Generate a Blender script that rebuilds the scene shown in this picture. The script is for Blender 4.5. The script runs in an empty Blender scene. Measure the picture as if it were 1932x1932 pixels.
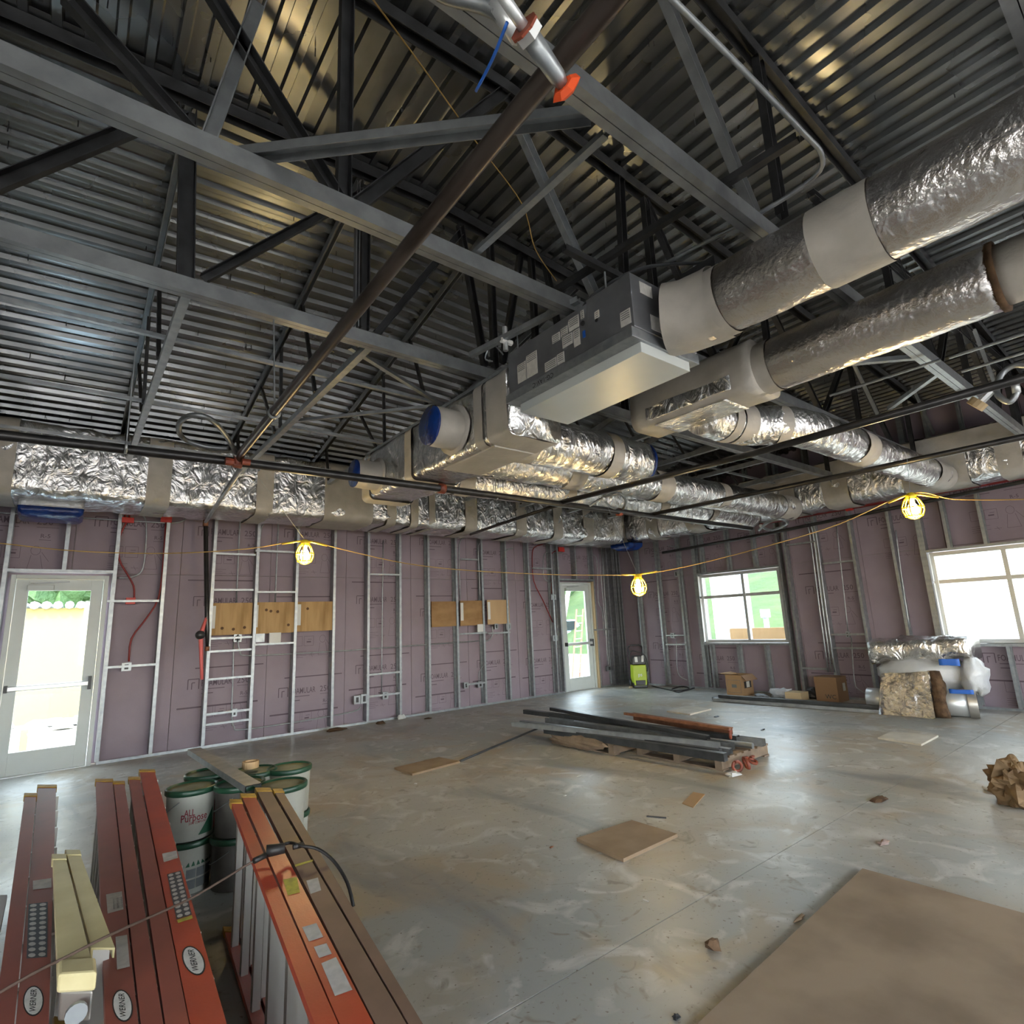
import bpy, math, random
from mathutils import Vector as V, Matrix, noise as mnoise
random.seed(7)
S = bpy.context.scene
C = S.collection

# ------------------------------------------------------------------ camera, world, sun, exposure
F = 1048.47; YAW, PIT, ROL = [math.radians(a) for a in (38.563, 11.312, -2.506)]
CAM = V((0, 0, 1.5336)); YA = 9.2386; XB = 10.7275          # stud faces of the north and the east wall
fw = V((math.sin(YAW)*math.cos(PIT), math.cos(YAW)*math.cos(PIT), math.sin(PIT)))
r0 = V((math.cos(YAW), -math.sin(YAW), 0)); u0 = r0.cross(fw)
rr = r0*math.cos(ROL) + u0*math.sin(ROL); uu = -r0*math.sin(ROL) + u0*math.cos(ROL)
cam = bpy.data.cameras.new('camera'); cam.sensor_width = 36; cam.lens = 36*F/1932
cam.clip_start = .02; cam.clip_end = 300
co = bpy.data.objects.new('camera', cam); C.objects.link(co)
M = Matrix((rr, uu, -fw)).transposed().to_4x4(); M.translation = CAM; co.matrix_world = M
S.camera = co
S.view_settings.view_transform = 'Standard'; S.view_settings.look = 'None'
S.view_settings.gamma = 1; S.view_settings.use_curve_mapping = False
S.view_settings.exposure = 3.2
S.cycles.use_denoising = True
S.cycles.use_adaptive_sampling = True; S.cycles.adaptive_threshold = .02
S.cycles.max_bounces = 8; S.cycles.diffuse_bounces = 5; S.cycles.glossy_bounces = 4; S.cycles.transmission_bounces = 4
S.cycles.caustics_reflective = False; S.cycles.caustics_refractive = False
S.cycles.sample_clamp_indirect = 6

W = bpy.data.worlds.new('sky'); S.world = W; W.use_nodes = True
nt = W.node_tree; nt.nodes.clear()
sky = nt.nodes.new('ShaderNodeTexSky'); sky.sky_type = 'NISHITA'; sky.sun_disc = False
sky.sun_elevation = math.radians(52); sky.sun_rotation = math.radians(230); sky.dust_density = 2.5; sky.air_density = 1.0
mixw = nt.nodes.new('ShaderNodeMixRGB'); mixw.inputs[0].default_value = .62
mixw.inputs[2].default_value = (3.3, 3.35, 3.3, 1)             # thin bright cloud over the blue
bg = nt.nodes.new('ShaderNodeBackground'); bg.inputs[1].default_value = .55
wo = nt.nodes.new('ShaderNodeOutputWorld')
nt.links.new(sky.outputs[0], mixw.inputs[1]); nt.links.new(mixw.outputs[0], bg.inputs[0]); nt.links.new(bg.outputs[0], wo.inputs[0])
sun = bpy.data.lights.new('sun', 'SUN'); sun.energy = 1.7; sun.angle = .02; sun.color = (1, .99, .98)
so = bpy.data.objects.new('sun', sun); C.objects.link(so)
so.rotation_euler = (math.radians(40), 0, math.radians(-50)); so.location = (-6, -14, 20)

def portal(loc, rot, sx, sy):
    l = bpy.data.lights.new('window_portal', 'AREA'); l.shape = 'RECTANGLE'; l.size = sx; l.size_y = sy
    l.cycles.is_portal = True
    o = bpy.data.objects.new('window_portal', l); C.objects.link(o); o.location = loc; o.rotation_euler = rot

# ------------------------------------------------------------------ pixel -> point helpers
def ray(x, y): return fw*F + rr*(x-966) - uu*(y-966)
def px(x, y, X): d = ray(x, y); return CAM + d*(X/d.x)
def py(x, y, Y): d = ray(x, y); return CAM + d*(Y/d.y)
def pz(x, y, Z): d = ray(x, y); return CAM + d*((Z-CAM.z)/d.z)
def wallN(d=0): return lambda x, y: py(x, y, YA+d)
def wallE(d=0): return lambda x, y: px(x, y, XB+d)

# ------------------------------------------------------------------ mesh builder
class MB:
    def __init__(s): s.v = []; s.f = []
    def add(s, vs, fs):
        n = len(s.v); s.v += [V(p) for p in vs]; s.f += [[i+n for i in f] for f in fs]; return s
    def box(s, lo, hi):
        a, b = lo, hi
        vs = [(x, y, z) for z in (a[2], b[2]) for y in (a[1], b[1]) for x in (a[0], b[0])]
        return s.add(vs, [(0, 2, 3, 1), (4, 5, 7, 6), (0, 1, 5, 4), (2, 6, 7, 3), (0, 4, 6, 2), (1, 3, 7, 5)])
    def sweep(s, prof, a, b, up=(0, 0, 1), caps=True, prof2=None):
        a = V(a); b = V(b); d = (b-a).normalized(); up = V(up); sd = d.cross(up)
        if sd.length < 1e-4: sd = d.cross(V((0, 1, 0)))
        sd.normalize(); u = sd.cross(d); n = len(prof); q = prof2 or prof
        vs = [a+sd*p[0]+u*p[1] for p in prof] + [b+sd*p[0]+u*p[1] for p in q]
        fs = [(i, (i+1) % n, (i+1) % n+n, i+n) for i in range(n)]
        if caps: fs += [tuple(range(n))[::-1], tuple(range(n, 2*n))]
        return s.add(vs, fs)
    def bar(s, a, b, w, h, up=(0, 0, 1)):
        return s.sweep([(-w/2, -h/2), (w/2, -h/2), (w/2, h/2), (-w/2, h/2)], a, b, up)
    def chan(s, a, b, w, h, up=(0, 0, 1), t=.006):       # U channel, web on the -up side
        return s.sweep([(-w/2, -h/2), (w/2, -h/2), (w/2, h/2), (w/2-t, h/2), (w/2-t, -h/2+t), (-w/2+t, -h/2+t), (-w/2+t, h/2), (-w/2, h/2)], a, b, up, caps=False)
    def ring(s, path, radii, n=10, caps=True, lump=0, seed=0, prof=None, up0=None):
        path = [V(p) for p in path]; m = len(path)
        if not isinstance(radii, (list, tuple)): radii = [radii]*m
        up = V(up0) if up0 else None; vs = []
        for i, p in enumerate(path):
            d = (path[min(i+1, m-1)]-path[max(i-1, 0)]).normalized()
            if up is None: up = V((0, 0, 1)) if abs(d.z) < .9 else V((0, 1, 0))
            sd = d.cross(up)
            if sd.length < 1e-4: sd = d.cross(V((1, 0, 0)))
            sd.normalize(); up = sd.cross(d)
            pr = prof or [(math.cos(2*math.pi*k/n), math.sin(2*math.pi*k/n)) for k in range(n)]
            for (a, b) in pr:
                q = p + (sd*a+up*b)*radii[i]
                if lump:
                    o = (sd*a+up*b).normalized()
                    q = q + o*lump*mnoise.noise(q*5+V((seed, 0, 0))) + o*lump*.5*mnoise.noise(q*14+V((0, seed, 0)))
                vs.append(q)
        n = len(prof) if prof else n
        fs = [(i*n+k, i*n+(k+1) % n, (i+1)*n+(k+1) % n, (i+1)*n+k) for i in range(m-1) for k in range(n)]
        if caps: fs += [tuple(range(n))[::-1], tuple(range((m-1)*n, m*n))]
        return s.add(vs, fs)
    def cyl(s, a, b, r, n=12, r2=None, caps=True): return s.ring([a, b], [r, r if r2 is None else r2], n, caps)
    def lathe(s, c, prof, n=20):                          # prof: (radius, z)
        vs = [(c[0]+r*math.cos(2*math.pi*k/n), c[1]+r*math.sin(2*math.pi*k/n), c[2]+z) for r, z in prof for k in range(n)]
        m = len(prof)
        fs = [(i*n+k, i*n+(k+1) % n, (i+1)*n+(k+1) % n, (i+1)*n+k) for i in range(m-1) for k in range(n)]
        fs += [tuple(range(n))[::-1], tuple(range((m-1)*n, m*n))]
        return s.add(vs, fs)
    def poly(s, pts, t):                                   # flat outline extruded by vector t
        n = len(pts); t = V(t); vs = [V(p) for p in pts]+[V(p)+t for p in pts]
        return s.add(vs, [tuple(range(n))[::-1], tuple(range(n, 2*n))]+[(i, (i+1) % n, (i+1) % n+n, i+n) for i in range(n)])
    def build(s, name, mat, parent=None, smooth=False, bevel=0):
        me = bpy.data.meshes.new(name)
        o0 = V(parent.matrix_world.translation) if parent else V((0, 0, 0))
        if parent: o0 = wloc(parent)
        me.from_pydata([tuple(p-o0) for p in s.v], [], s.f)
        import bmesh
        b = bmesh.new(); b.from_mesh(me); bmesh.ops.recalc_face_normals(b, faces=b.faces); b.to_mesh(me); b.free()
        if smooth:
            for p in me.polygons: p.use_smooth = True
        me.materials.append(MAT[mat]); me.update()
        o = bpy.data.objects.new(name, me); C.objects.link(o)
        if parent: o.parent = parent
        if bevel:
            m = o.modifiers.new('bevel', 'BEVEL'); m.width = bevel; m.segments = 2; m.limit_method = 'ANGLE'
        if smooth == 'edge':
            m = o.modifiers.new('split', 'EDGE_SPLIT'); m.split_angle = .7
        return o
def wloc(o):
    p = V((0, 0, 0))
    while o: p += o.location; o = o.parent
    return p
def tag(o, label, cat, group=None):
    o['label'] = label; o['category'] = cat
    if group: o['group'] = group
    return o
def thing(name, label, cat, loc=(0, 0, 0), group=None):
    o = bpy.data.objects.new(name, None); C.objects.link(o); o.location = loc; o.empty_display_size = .1
    return tag(o, label, cat, group)
def struct(o): o['kind'] = 'structure'; return o
def sempty(name, loc=(0, 0, 0)):
    o = bpy.data.objects.new(name, None); C.objects.link(o); o.location = loc; o['kind'] = 'structure'; return o
def inst(mesh, name, parent, loc=(0, 0, 0), rot=(0, 0, 0), scale=(1, 1, 1)):
    o = bpy.data.objects.new(name, mesh); C.objects.link(o); o.parent = parent; o.location = loc; o.rotation_euler = rot; o.scale = scale; return o
_tx = {}
def text2d(s, size=1.0, bold=0):
    k = (s, bold)
    if k not in _tx:
        cu = bpy.data.curves.new('t', 'FONT'); cu.body = s; cu.align_x = 'CENTER'; cu.align_y = 'CENTER'; cu.resolution_u = 2; cu.offset = bold
        o = bpy.data.objects.new('t', cu); me = o.to_mesh()
        _tx[k] = ([(v.co.x, v.co.y) for v in me.vertices], [tuple(p.vertices) for p in me.polygons])
        o.to_mesh_clear(); bpy.data.objects.remove(o); bpy.data.curves.remove(cu)
    vs, fs = _tx[k]
    return [(x*size, y*size) for x, y in vs], fs
def add_text(mb, s, size, org, ex, ey, bold=0, width=None):
    vs, fs = text2d(s, size, bold)
    if width:
        w = max(x for x, y in vs)-min(x for x, y in vs); k = width/w; vs = [(x*k, y) for x, y in vs]
    org, ex, ey = V(org), V(ex).normalized(), V(ey).normalized()
    mb.add([org+ex*x+ey*y for x, y in vs], fs)

# ------------------------------------------------------------------ materials
MAT = {}
def mat(name, col, rough=.6, metal=0, col2=None, scale=6, lo=.35, hi=.65, bump=0, bscale=40, stretch=None, detail=4, trans=0, emit=0, spec=.5, bdist=.01, alpha=1, rough2=None, warp=0):
    m = bpy.data.materials.new(name); m.use_nodes = True; n = m.node_tree; b = n.nodes['Principled BSDF']
    b.inputs['Base Color'].default_value = (*col, 1); b.inputs['Roughness'].default_value = rough; b.inputs['Metallic'].default_value = metal
    b.inputs['Specular IOR Level'].default_value = spec
    if trans: b.inputs['Transmission Weight'].default_value = trans
    if alpha < 1: b.inputs['Alpha'].default_value = alpha
    if emit: b.inputs['Emission Color'].default_value = (*col, 1); b.inputs['Emission Strength'].default_value = emit
    tc = n.nodes.new('ShaderNodeTexCoord'); mp = n.nodes.new('ShaderNodeMapping'); n.links.new(tc.outputs['Object'], mp.inputs[0])
    if stretch: mp.inputs['Scale'].default_value = stretch
    if col2:
        t = n.nodes.new('ShaderNodeTexNoise'); t.inputs['Scale'].default_value = scale; t.inputs['Detail'].default_value = detail
        r = n.nodes.new('ShaderNodeMapRange'); r.inputs[1].default_value = lo; r.inputs[2].default_value = hi
        x = n.nodes.new('ShaderNodeMixRGB'); x.inputs[1].default_value = (*col, 1); x.inputs[2].default_value = (*col2, 1)
        n.links.new(mp.outputs[0], t.inputs[0]); n.links.new(t.outputs[0], r.inputs[0]); n.links.new(r.outputs[0], x.inputs[0]); n.links.new(x.outputs[0], b.inputs['Base Color'])
        if rough2 is not None:
            q = n.nodes.new('ShaderNodeMapRange'); q.inputs[3].default_value = rough; q.inputs[4].default_value = rough2
            n.links.new(r.outputs[0], q.inputs[0]); n.links.new(q.outputs[0], b.inputs['Roughness'])
    if bump:
        t2 = n.nodes.new('ShaderNodeTexNoise'); t2.inputs['Scale'].default_value = bscale; t2.inputs['Detail'].default_value = 5; t2.inputs['Distortion'].default_value = warp
        bp = n.nodes.new('ShaderNodeBump'); bp.inputs['Strength'].default_value = bump; bp.inputs['Distance'].default_value = bdist
        n.links.new(mp.outputs[0], t2.inputs[0]); n.links.new(t2.outputs[0], bp.inputs['Height']); n.links.new(bp.outputs[0], b.inputs['Normal'])
    MAT[name] = m; return m
mat('foam', (.285, .226, .268), .75, col2=(.322, .260, .306), scale=2.2, bump=.08, bscale=90)
mat('foam_ink', (.125, .09, .115), .8)
mat('galv', (.40, .42, .43), .42, .75, col2=(.30, .325, .34), scale=14, bump=.05, bscale=60)
mat('galv_dull', (.40, .42, .43), .5, .7, col2=(.30, .32, .33), scale=9)
mat('deck', (.30, .31, .315), .22, .95, col2=(.16, .168, .172), scale=1.3, rough2=.36)
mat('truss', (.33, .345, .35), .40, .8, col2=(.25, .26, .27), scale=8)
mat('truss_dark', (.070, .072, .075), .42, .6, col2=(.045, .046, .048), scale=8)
mat('ac_side', (.38, .39, .41), .36, .8, col2=(.30, .31, .33), scale=5)
mat('decal', (.55, .72, .82), .6, alpha=.35)
mat('sheath', (.30, .29, .25), .9)
mat('white_paint', (.60, .64, .63), .38, col2=(.56, .60, .59), scale=3)
mat('alum', (.62, .64, .64), .35, .6)
mat('dark_plastic', (.025, .025, .027), .4)
mat('black_pipe', (.012, .012, .013), .32, .2, col2=(.03, .028, .027), scale=10)
mat('brown_pipe', (.040, .030, .026), .36, .7, col2=(.11, .09, .08), scale=12, stretch=(1, .2, 1))
mat('red_box', (.52, .03, .022), .45)
mat('red_conduit', (.22, .012, .012), .45)
mat('orange_fit', (.26, .052, .024), .5, col2=(.13, .035, .02), scale=20)
mat('orange_plastic', (.75, .09, .02), .5)
mat('foil', (.90, .895, .88), .23, 1, col2=(.76, .75, .735), scale=4, bump=.8, bscale=6, bdist=.04, warp=2.2, stretch=(1.3, 1.3, .8))
mat('foil_fine', (.78, .745, .73), .26, 1, col2=(.66, .63, .61), scale=3, bump=.55, bscale=26, bdist=.018)
mat('foil_dull', (.46, .46, .48), .25, .97, col2=(.36, .36, .38), scale=6, bump=.7, bscale=12, bdist=.03)
mat('tape', (.42, .395, .35), .58, .15, col2=(.51, .48, .43), scale=5, bump=.35, bscale=11, bdist=.025)
mat('blue_film', (.003, .014, .11), .25, 0, col2=(.006, .04, .22), scale=6, bump=.8, bscale=16, bdist=.02)
mat('clear_film', (.55, .58, .62), .2, .1, bump=.8, bscale=25, bdist=.02)
mat('paper', (.60, .59, .55), .7, col2=(.52, .51, .48), scale=40)
mat('blue_label', (.02, .12, .5), .5)
mat('ply', (.50, .315, .135), .65, col2=(.33, .185, .06), scale=9, lo=.42, hi=.7, stretch=(1.2, 1, .14), bump=.05)
mat('ply_dark', (.40, .235, .10), .65, col2=(.25, .13, .045), scale=5, stretch=(.5, 1, 1))
mat('ply_light', (.55, .37, .20), .65, col2=(.49, .32, .16), scale=6, stretch=(1, 1, .2))
mat('knot', (.10, .045, .015), .7)
mat('board_dusty', (.33, .235, .15), .8, col2=(.25, .17, .10), scale=4, bump=.08)
mat('board_big', (.33, .245, .165), .78, col2=(.215, .155, .10), scale=2.6, lo=.38, hi=.68, detail=8, bump=.05, bscale=30)
mat('board_pale', (.60, .55, .45), .7, col2=(.50, .45, .36), scale=5)
mat('lad_orange', (.44, .062, .028), .36, col2=(.35, .055, .030), scale=5, bump=.05, bscale=120)
mat('lad_dull', (.27, .070, .050), .45, col2=(.22, .06, .045), scale=6)
mat('lad_tan', (.20, .125, .088), .55, col2=(.16, .10, .07), scale=6)
mat('lad_cream', (.68, .60, .34), .4, col2=(.58, .50, .26), scale=6)
mat('yellow_cap', (.52, .30, .035), .5, col2=(.36, .21, .04), scale=18)
mat('lad_alu', (.50, .48, .44), .38, .8)
mat('sticker', (.50, .48, .45), .6, col2=(.40, .38, .36), scale=30)
mat('sticker_dark', (.05, .055, .07), .5)
mat('sticker_yellow', (.50, .45, .06), .6, col2=(.32, .28, .05), scale=40)
mat('ink', (.02, .02, .022), .7)
mat('rope', (.10, .065, .05), .9)
mat('cable_black', (.015, .014, .014), .5)
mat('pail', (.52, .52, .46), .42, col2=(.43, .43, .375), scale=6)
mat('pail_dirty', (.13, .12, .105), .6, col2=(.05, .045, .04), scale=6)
mat('lid_green', (.012, .055, .03), .35, col2=(.02, .075, .04), scale=10)
mat('lid_top', (.26, .28, .215), .55, col2=(.18, .22, .16), scale=8)
mat('print_red', (.30, .03, .04), .6)
mat('print_green', (.015, .09, .045), .6)
mat('print_grey', (.13, .14, .14), .6)
mat('card', (.36, .225, .115), .8, col2=(.32, .20, .10), scale=5)
mat('card_dark', (.22, .125, .062), .8)
mat('kraft', (.20, .125, .058), .8, col2=(.11, .065, .03), scale=5, bump=.6, bscale=9, bdist=.03)
mat('fibre', (.05, .026, .012), .95, col2=(.13, .075, .038), scale=12, bump=.6, bscale=30)
mat('bag_white', (.62, .63, .63), .35, col2=(.55, .56, .58), scale=4, bump=.6, bscale=10, bdist=.03)
mat('steel_dark', (.055, .060, .066), .38, .6, col2=(.09, .095, .10), scale=6)
mat('steel_grey', (.26, .28, .29), .42, .7, col2=(.18, .19, .2), scale=8)
mat('rust', (.19, .075, .038), .6, .2, col2=(.27, .12, .06), scale=12)
mat('pallet', (.27, .20, .135), .85, col2=(.18, .13, .09), scale=7)
mat('washer', (.42, .55, .03), .4)
mat('yellow_cord', (.62, .42, .05), .5)
mat('cord_tan', (.40, .25, .07), .6)
mat('yellow_cage', (.85, .62, .03), .4)
mat('bulb', (1.0, .78, .38), .4, emit=26)
mat('leaf', (.06, .03, .012), .9)
mat('pink', (.75, .16, .15), .6)
mat('conc_rubble', (.30, .22, .19), .9)
mat('white_dust', (.6, .6, .57), .9)
mat('cream_wall', (.36, .29, .11), .8)
mat('sand', (.42, .40, .37), .95, col2=(.36, .34, .31), scale=1.5)
mat('foliage', (.030, .075, .020), .7, col2=(.060, .12, .036), scale=1.2, bump=.5, bscale=4, bdist=.3)
mat('hill', (.018, .042, .008), .9, col2=(.034, .058, .014), scale=.6, bump=.4, bscale=2, bdist=.3)
mat('ext_white', (.72, .72, .70), .8)
mat('ext_grey', (.45, .47, .50), .8)
mat('ext_blue', (.45, .52, .58), .8)
mat('car_paint', (.30, .36, .42), .25, .4)
mat('car_glass', (.02, .025, .03), .1)
mat('tyre', (.02, .02, .02), .8)
mat('lumber', (.50, .38, .22), .8)
# glass that lets daylight straight through
g = bpy.data.materials.new('glass'); g.use_nodes = True; n = g.node_tree; n.nodes.clear()
o_ = n.nodes.new('ShaderNodeOutputMaterial'); tr = n.nodes.new('ShaderNodeBsdfTransparent'); tr.inputs[0].default_value = (.76, .80, .79, 1)
gl = n.nodes.new('ShaderNodeBsdfGlossy'); gl.inputs['Roughness'].default_value = .02; mx = n.nodes.new('ShaderNodeMixShader'); mx.inputs[0].default_value = .05
n.links.new(tr.outputs[0], mx.inputs[1]); n.links.new(gl.outputs[0], mx.inputs[2]); n.links.new(mx.outputs[0], o_.inputs[0]); MAT['glass'] = g
# dusty concrete slab
def concrete():
    m = bpy.data.materials.new('concrete'); m.use_nodes = True; n = m.node_tree; b = n.nodes['Principled BSDF']; L = n.links.new
    tc = n.nodes.new('ShaderNodeTexCoord')
    def noise(sc, det, dist=0, st=None):
        t = n.nodes.new('ShaderNodeTexNoise'); t.inputs['Scale'].default_value = sc; t.inputs['Detail'].default_value = det; t.inputs['Distortion'].default_value = dist
        mp = n.nodes.new('ShaderNodeMapping')
        if st: mp.inputs['Scale'].default_value = st; mp.inputs['Rotation'].default_value = (0, 0, .5)
        L(tc.outputs['Object'], mp.inputs[0]); L(mp.outputs[0], t.inputs[0]); return t.outputs[0]
    def ramp(src, a, c):
        r = n.nodes.new('ShaderNodeMapRange'); r.inputs[1].default_value = a; r.inputs[2].default_value = c; L(src, r.inputs[0]); return r.outputs[0]
    def mix(fac, c1, c2, mode='MIX'):
        x = n.nodes.new('ShaderNodeMixRGB'); x.blend_type = mode
        for i, c in ((0, fac), (1, c1), (2, c2)):
            if isinstance(c, (tuple, list)): x.inputs[i].default_value = (*c, 1)
            elif isinstance(c, (int, float)): x.inputs[i].default_value = c
            else: L(c, x.inputs[i])
        return x.outputs[0]
    a = mix(ramp(noise(.55, 5, .6), .40, .60), (.36, .37, .345), (.46, .44, .385))
    a = mix(ramp(noise(.9, 6, 1.2), .50, .64), a, (.40, .34, .25))          # tan dust
    a = mix(ramp(noise(2.6, 9, 1.6), .54, .68), a, (.56, .55, .51))            # pale scuffs
    a = mix(ramp(noise(1.6, 8, 1.0, (1, .35, 1)), .56, .72), a, (.24, .245, .24))  # damp grey patches
    a = mix(ramp(noise(7, 8, 1.4), .60, .72), a, (.27, .24, .19)); sp = ramp(noise(38, 3), .64, .72); a = mix(sp, a, (.20, .17, .13))
    L(a, b.inputs['Base Color'])
    rg = n.nodes.new('ShaderNodeMapRange'); rg.inputs[3].default_value = .26; rg.inputs[4].default_value = .55
    L(noise(1.1, 5, .5), rg.inputs[0]); L(rg.outputs[0], b.inputs['Roughness'])
    bp = n.nodes.new('ShaderNodeBump'); bp.inputs['Strength'].default_value = .12; bp.inputs['Distance'].default_value = .01
    L(noise(14, 6), bp.inputs['Height']); L(bp.outputs[0], b.inputs['Normal']); MAT['concrete'] = m
concrete()

# ------------------------------------------------------------------ the building shell
X0, Y0 = -4.6, -5.2
def zm(x): return 5.17 - .06*abs(x-2.1)                 # underside of the truss top chords
def zhip(x, y): a = zm(x); return a + (3.90-a)*(y-3.7)/(YA-3.7)
fl = MB().box((X0-.3, Y0-.3, -.2), (XB+.3, 2.092, 0)).build('floor', 'concrete'); struct(fl)
MB().box((X0-.3, 2.098, -.2), (XB+.3, YA+.3, 0)).build('slab', 'concrete', fl)
MB().box((X0-.3, 2.092, -.2), (XB+.3, 2.098, -.004)).build('control_joint', 'print_grey', fl)

def cells(s0, s1, z0, z1, ops):
    ss = sorted({s0, s1, *[v for o in ops for v in o[:2] if s0 < v < s1]}); zs = sorted({z0, z1, *[v for o in ops for v in o[2:] if z0 < v < z1]})
    out = []
    for a, b in zip(ss, ss[1:]):
        for c, d in zip(zs, zs[1:]):
            if not any(o[0] <= (a+b)/2 <= o[1] and o[2] <= (c+d)/2 <= o[3] for o in ops): out.append((a, b, c, d))
    return out
def mN(s, z, d): return V((s, YA+d, z))
def mE(s, z, d): return V((XB+d, s, z))
def wbox(mb, mp, s0, s1, z0, z1, d0, d1):
    a, b = mp(s0, z0, d0), mp(s1, z1, d1)
    return mb.box([min(p, q) for p, q in zip(a, b)], [max(p, q) for p, q in zip(a, b)])
opN = [(-.60, .385, 0, 2.39), (8.70, 9.70, 0, 2.40)]
opE = [(5.27, 7.07, .94, 2.39), (1.0, 2.85, .93, 2.36)]
def shell(name, mp, s0, s1, ztop, ops):
    mb = MB()
    for c in cells(s0, s1, -.15, ztop, ops): wbox(mb, mp, *c, .19, .30)
    w = mb.build(name, 'sheath'); return struct(w)
wN = shell('wall_north', mN, X0-.2, XB+.3, 4.05, opN)
wE = shell('wall_east', mE, Y0-.2, YA+.19, 5.05, opE)
# unseen south and west sides: open bays added to let daylight in
mb = MB()
opS = [(-3.6, -1.2, .8, 2.9), (.4, 2.8, .8, 2.9), (4.4, 6.8, .8, 2.9), (8.0, 10.0, .8, 2.9)]
for a, b, c, d in cells(X0-.2, XB+.3, 0, 5.1, opS): mb.box((a, Y0-.3, c), (b, Y0, d))
struct(mb.build('wall_south', 'sheath'))
mb = MB()
opW = [(-3.6, -1.2, .8, 2.9)]
for a, b, c, d in cells(Y0, YA+.19, 0, 5.0, opW): mb.box((X0-.3, a, c), (X0, b, d))
struct(mb.build('wall_west', 'sheath'))
for a, b, c, d in opS: portal(((a+b)/2, Y0-.05, (c+d)/2), (math.pi/2, 0, math.pi), b-a, d-c)
for a, b, c, d in opW: portal((X0-.05, (a+b)/2, (c+d)/2), (math.pi/2, 0, math.pi/2), b-a, d-c)
for a, b, c, d in opN: portal(((a+b)/2, YA+.28, (c+d)/2), (math.pi/2, 0, 0), b-a, d-c)
for a, b, c, d in opE: portal((XB+.28, (a+b)/2, (c+d)/2), (math.pi/2, 0, -math.pi/2), b-a, d-c)

# foam boards with their printing
def print_mesh(kind):
    mb = MB(); ex, ey = (1, 0, 0), (0, 0, 1)
    def seg(x0, z0, x1, z1, w=.006):
        d = V((x1-x0, 0, z1-z0)); n = V((-d.z, 0, d.x)).normalized()*w/2
        mb.add([V((x0, 0, z0))+n, V((x1, 0, z1))+n, V((x1, 0, z1))-n, V((x0, 0, z0))-n], [(0, 1, 2, 3)])
    add_text(mb, 'FOAMULAR', .125, (-.06, 0, .02), ex, ey, .004, .40); add_text(mb, '250', .125, (.30, 0, .02), ex, ey, 0, .17)
    for (a, b, c, d) in [(-.43, -.05, -.43, .09), (-.43, .09, -.29, .09), (-.29, .09, -.29, -.05), (-.38, -.05, -.38, .04), (-.38, .04, -.34, .04)]: seg(a, b, c, d, .012)
    seg(-.25, -.06, .05, -.06, .01); seg(.22, -.055, .45, -.055); seg(-.25, -.12, -.1, -.12, .012)
    add_text(mb, 'R-5', .075, (.32, 0, -.17), ex, ey, .002); seg(.26, -.22, .38, -.22)
    for x in (-.24, -.06):
        for a, b, c, d in [(0, 0, .15, 0), (.15, 0, .15, .15), (.15, .15, 0, .15), (0, .15, 0, 0)]: seg(x+a, -.46+b, x+c, -.46+d, .004)
    seg(-.02, -.40, .05, -.40, .02); seg(0, -.36, .06, -.36)
    for k in range(4): seg(-.25, -.55-.03*k, -.02-.05*(k % 2), -.55-.03*k, .004)
    for k in range(10):                                       # outline cartoon of an installer
        a0, a1 = k*.628, (k+1)*.628; seg(.24+.05*math.cos(a0), -.36+.06*math.sin(a0), .24+.05*math.cos(a1), -.36+.06*math.sin(a1), .004)
    for q in [(.2, -.42, .17, -.62), (.29, -.42, .33, -.62), (.17, -.62, .33, -.62), (.3, -.38, .38, -.50), (.05, -.58, .08, -.64), (.02, -.61, .11, -.61)]: seg(*q, .004)
    if kind: seg(-.55, -.30, .52, -.305, .022); seg(-.35, .24, .58, .235, .016)  # long thin dark bars, kept in the same mesh as the lettering
    else: seg(-.52, .33, .40, .33, .018)
    me = bpy.data.meshes.new('printing'); me.from_pydata([tuple(p) for p in mb.v], [], mb.f); me.materials.append(MAT['foam_ink']); return me
PR = [print_mesh(0), print_mesh(1)]
def foam(wall, mp, s0, s1, joints, ztop, ops, flip, rz):
    js = [s0]+[j for j in joints if s0+.05 < j < s1-.05]+[s1]; k = 0
    for a, b in zip(js, js[1:]):
        for z0, z1 in ((.0, 2.43), (2.436, ztop)):
            k += 1; mb = MB(); g = .003
            for c in cells(a+g, b-g, z0, z1, ops): wbox(mb, mp, *c, .155+.002*(k % 2), .19)
            if not mb.v: continue
            bd = mb.build('foam_board', 'foam', wall)
            if b-a < .9: continue
            rows = [.62, 1.80] if z0 == 0 else [3.0]
            for q, z in enumerate(rows):
                zc = z + (.13 if k % 4 > 1 else -.02) + .1*(int(a) % 2); sc = (a+b)/2
                if any(o[0]-.55 < sc < o[1]+.55 and o[2]-.2 < zc < o[3]+.55 for o in ops): continue
                p = mp(sc, zc, .1535 if k % 2 == 0 else .1535)
                inst(PR[(q+k) % 2], 'printing', bd, p-wloc(bd), (0, 0, rz))
foam(wN, mN, X0, XB+.15, [1.232+1.253*i for i in range(-5, 9)], 4.0, opN, 1, 0)
foam(wE, mE, Y0, YA+.15, [7.5+1.22*i for i in range(-11, 2)], 4.95, opE, -1, -math.pi/2)
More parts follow.
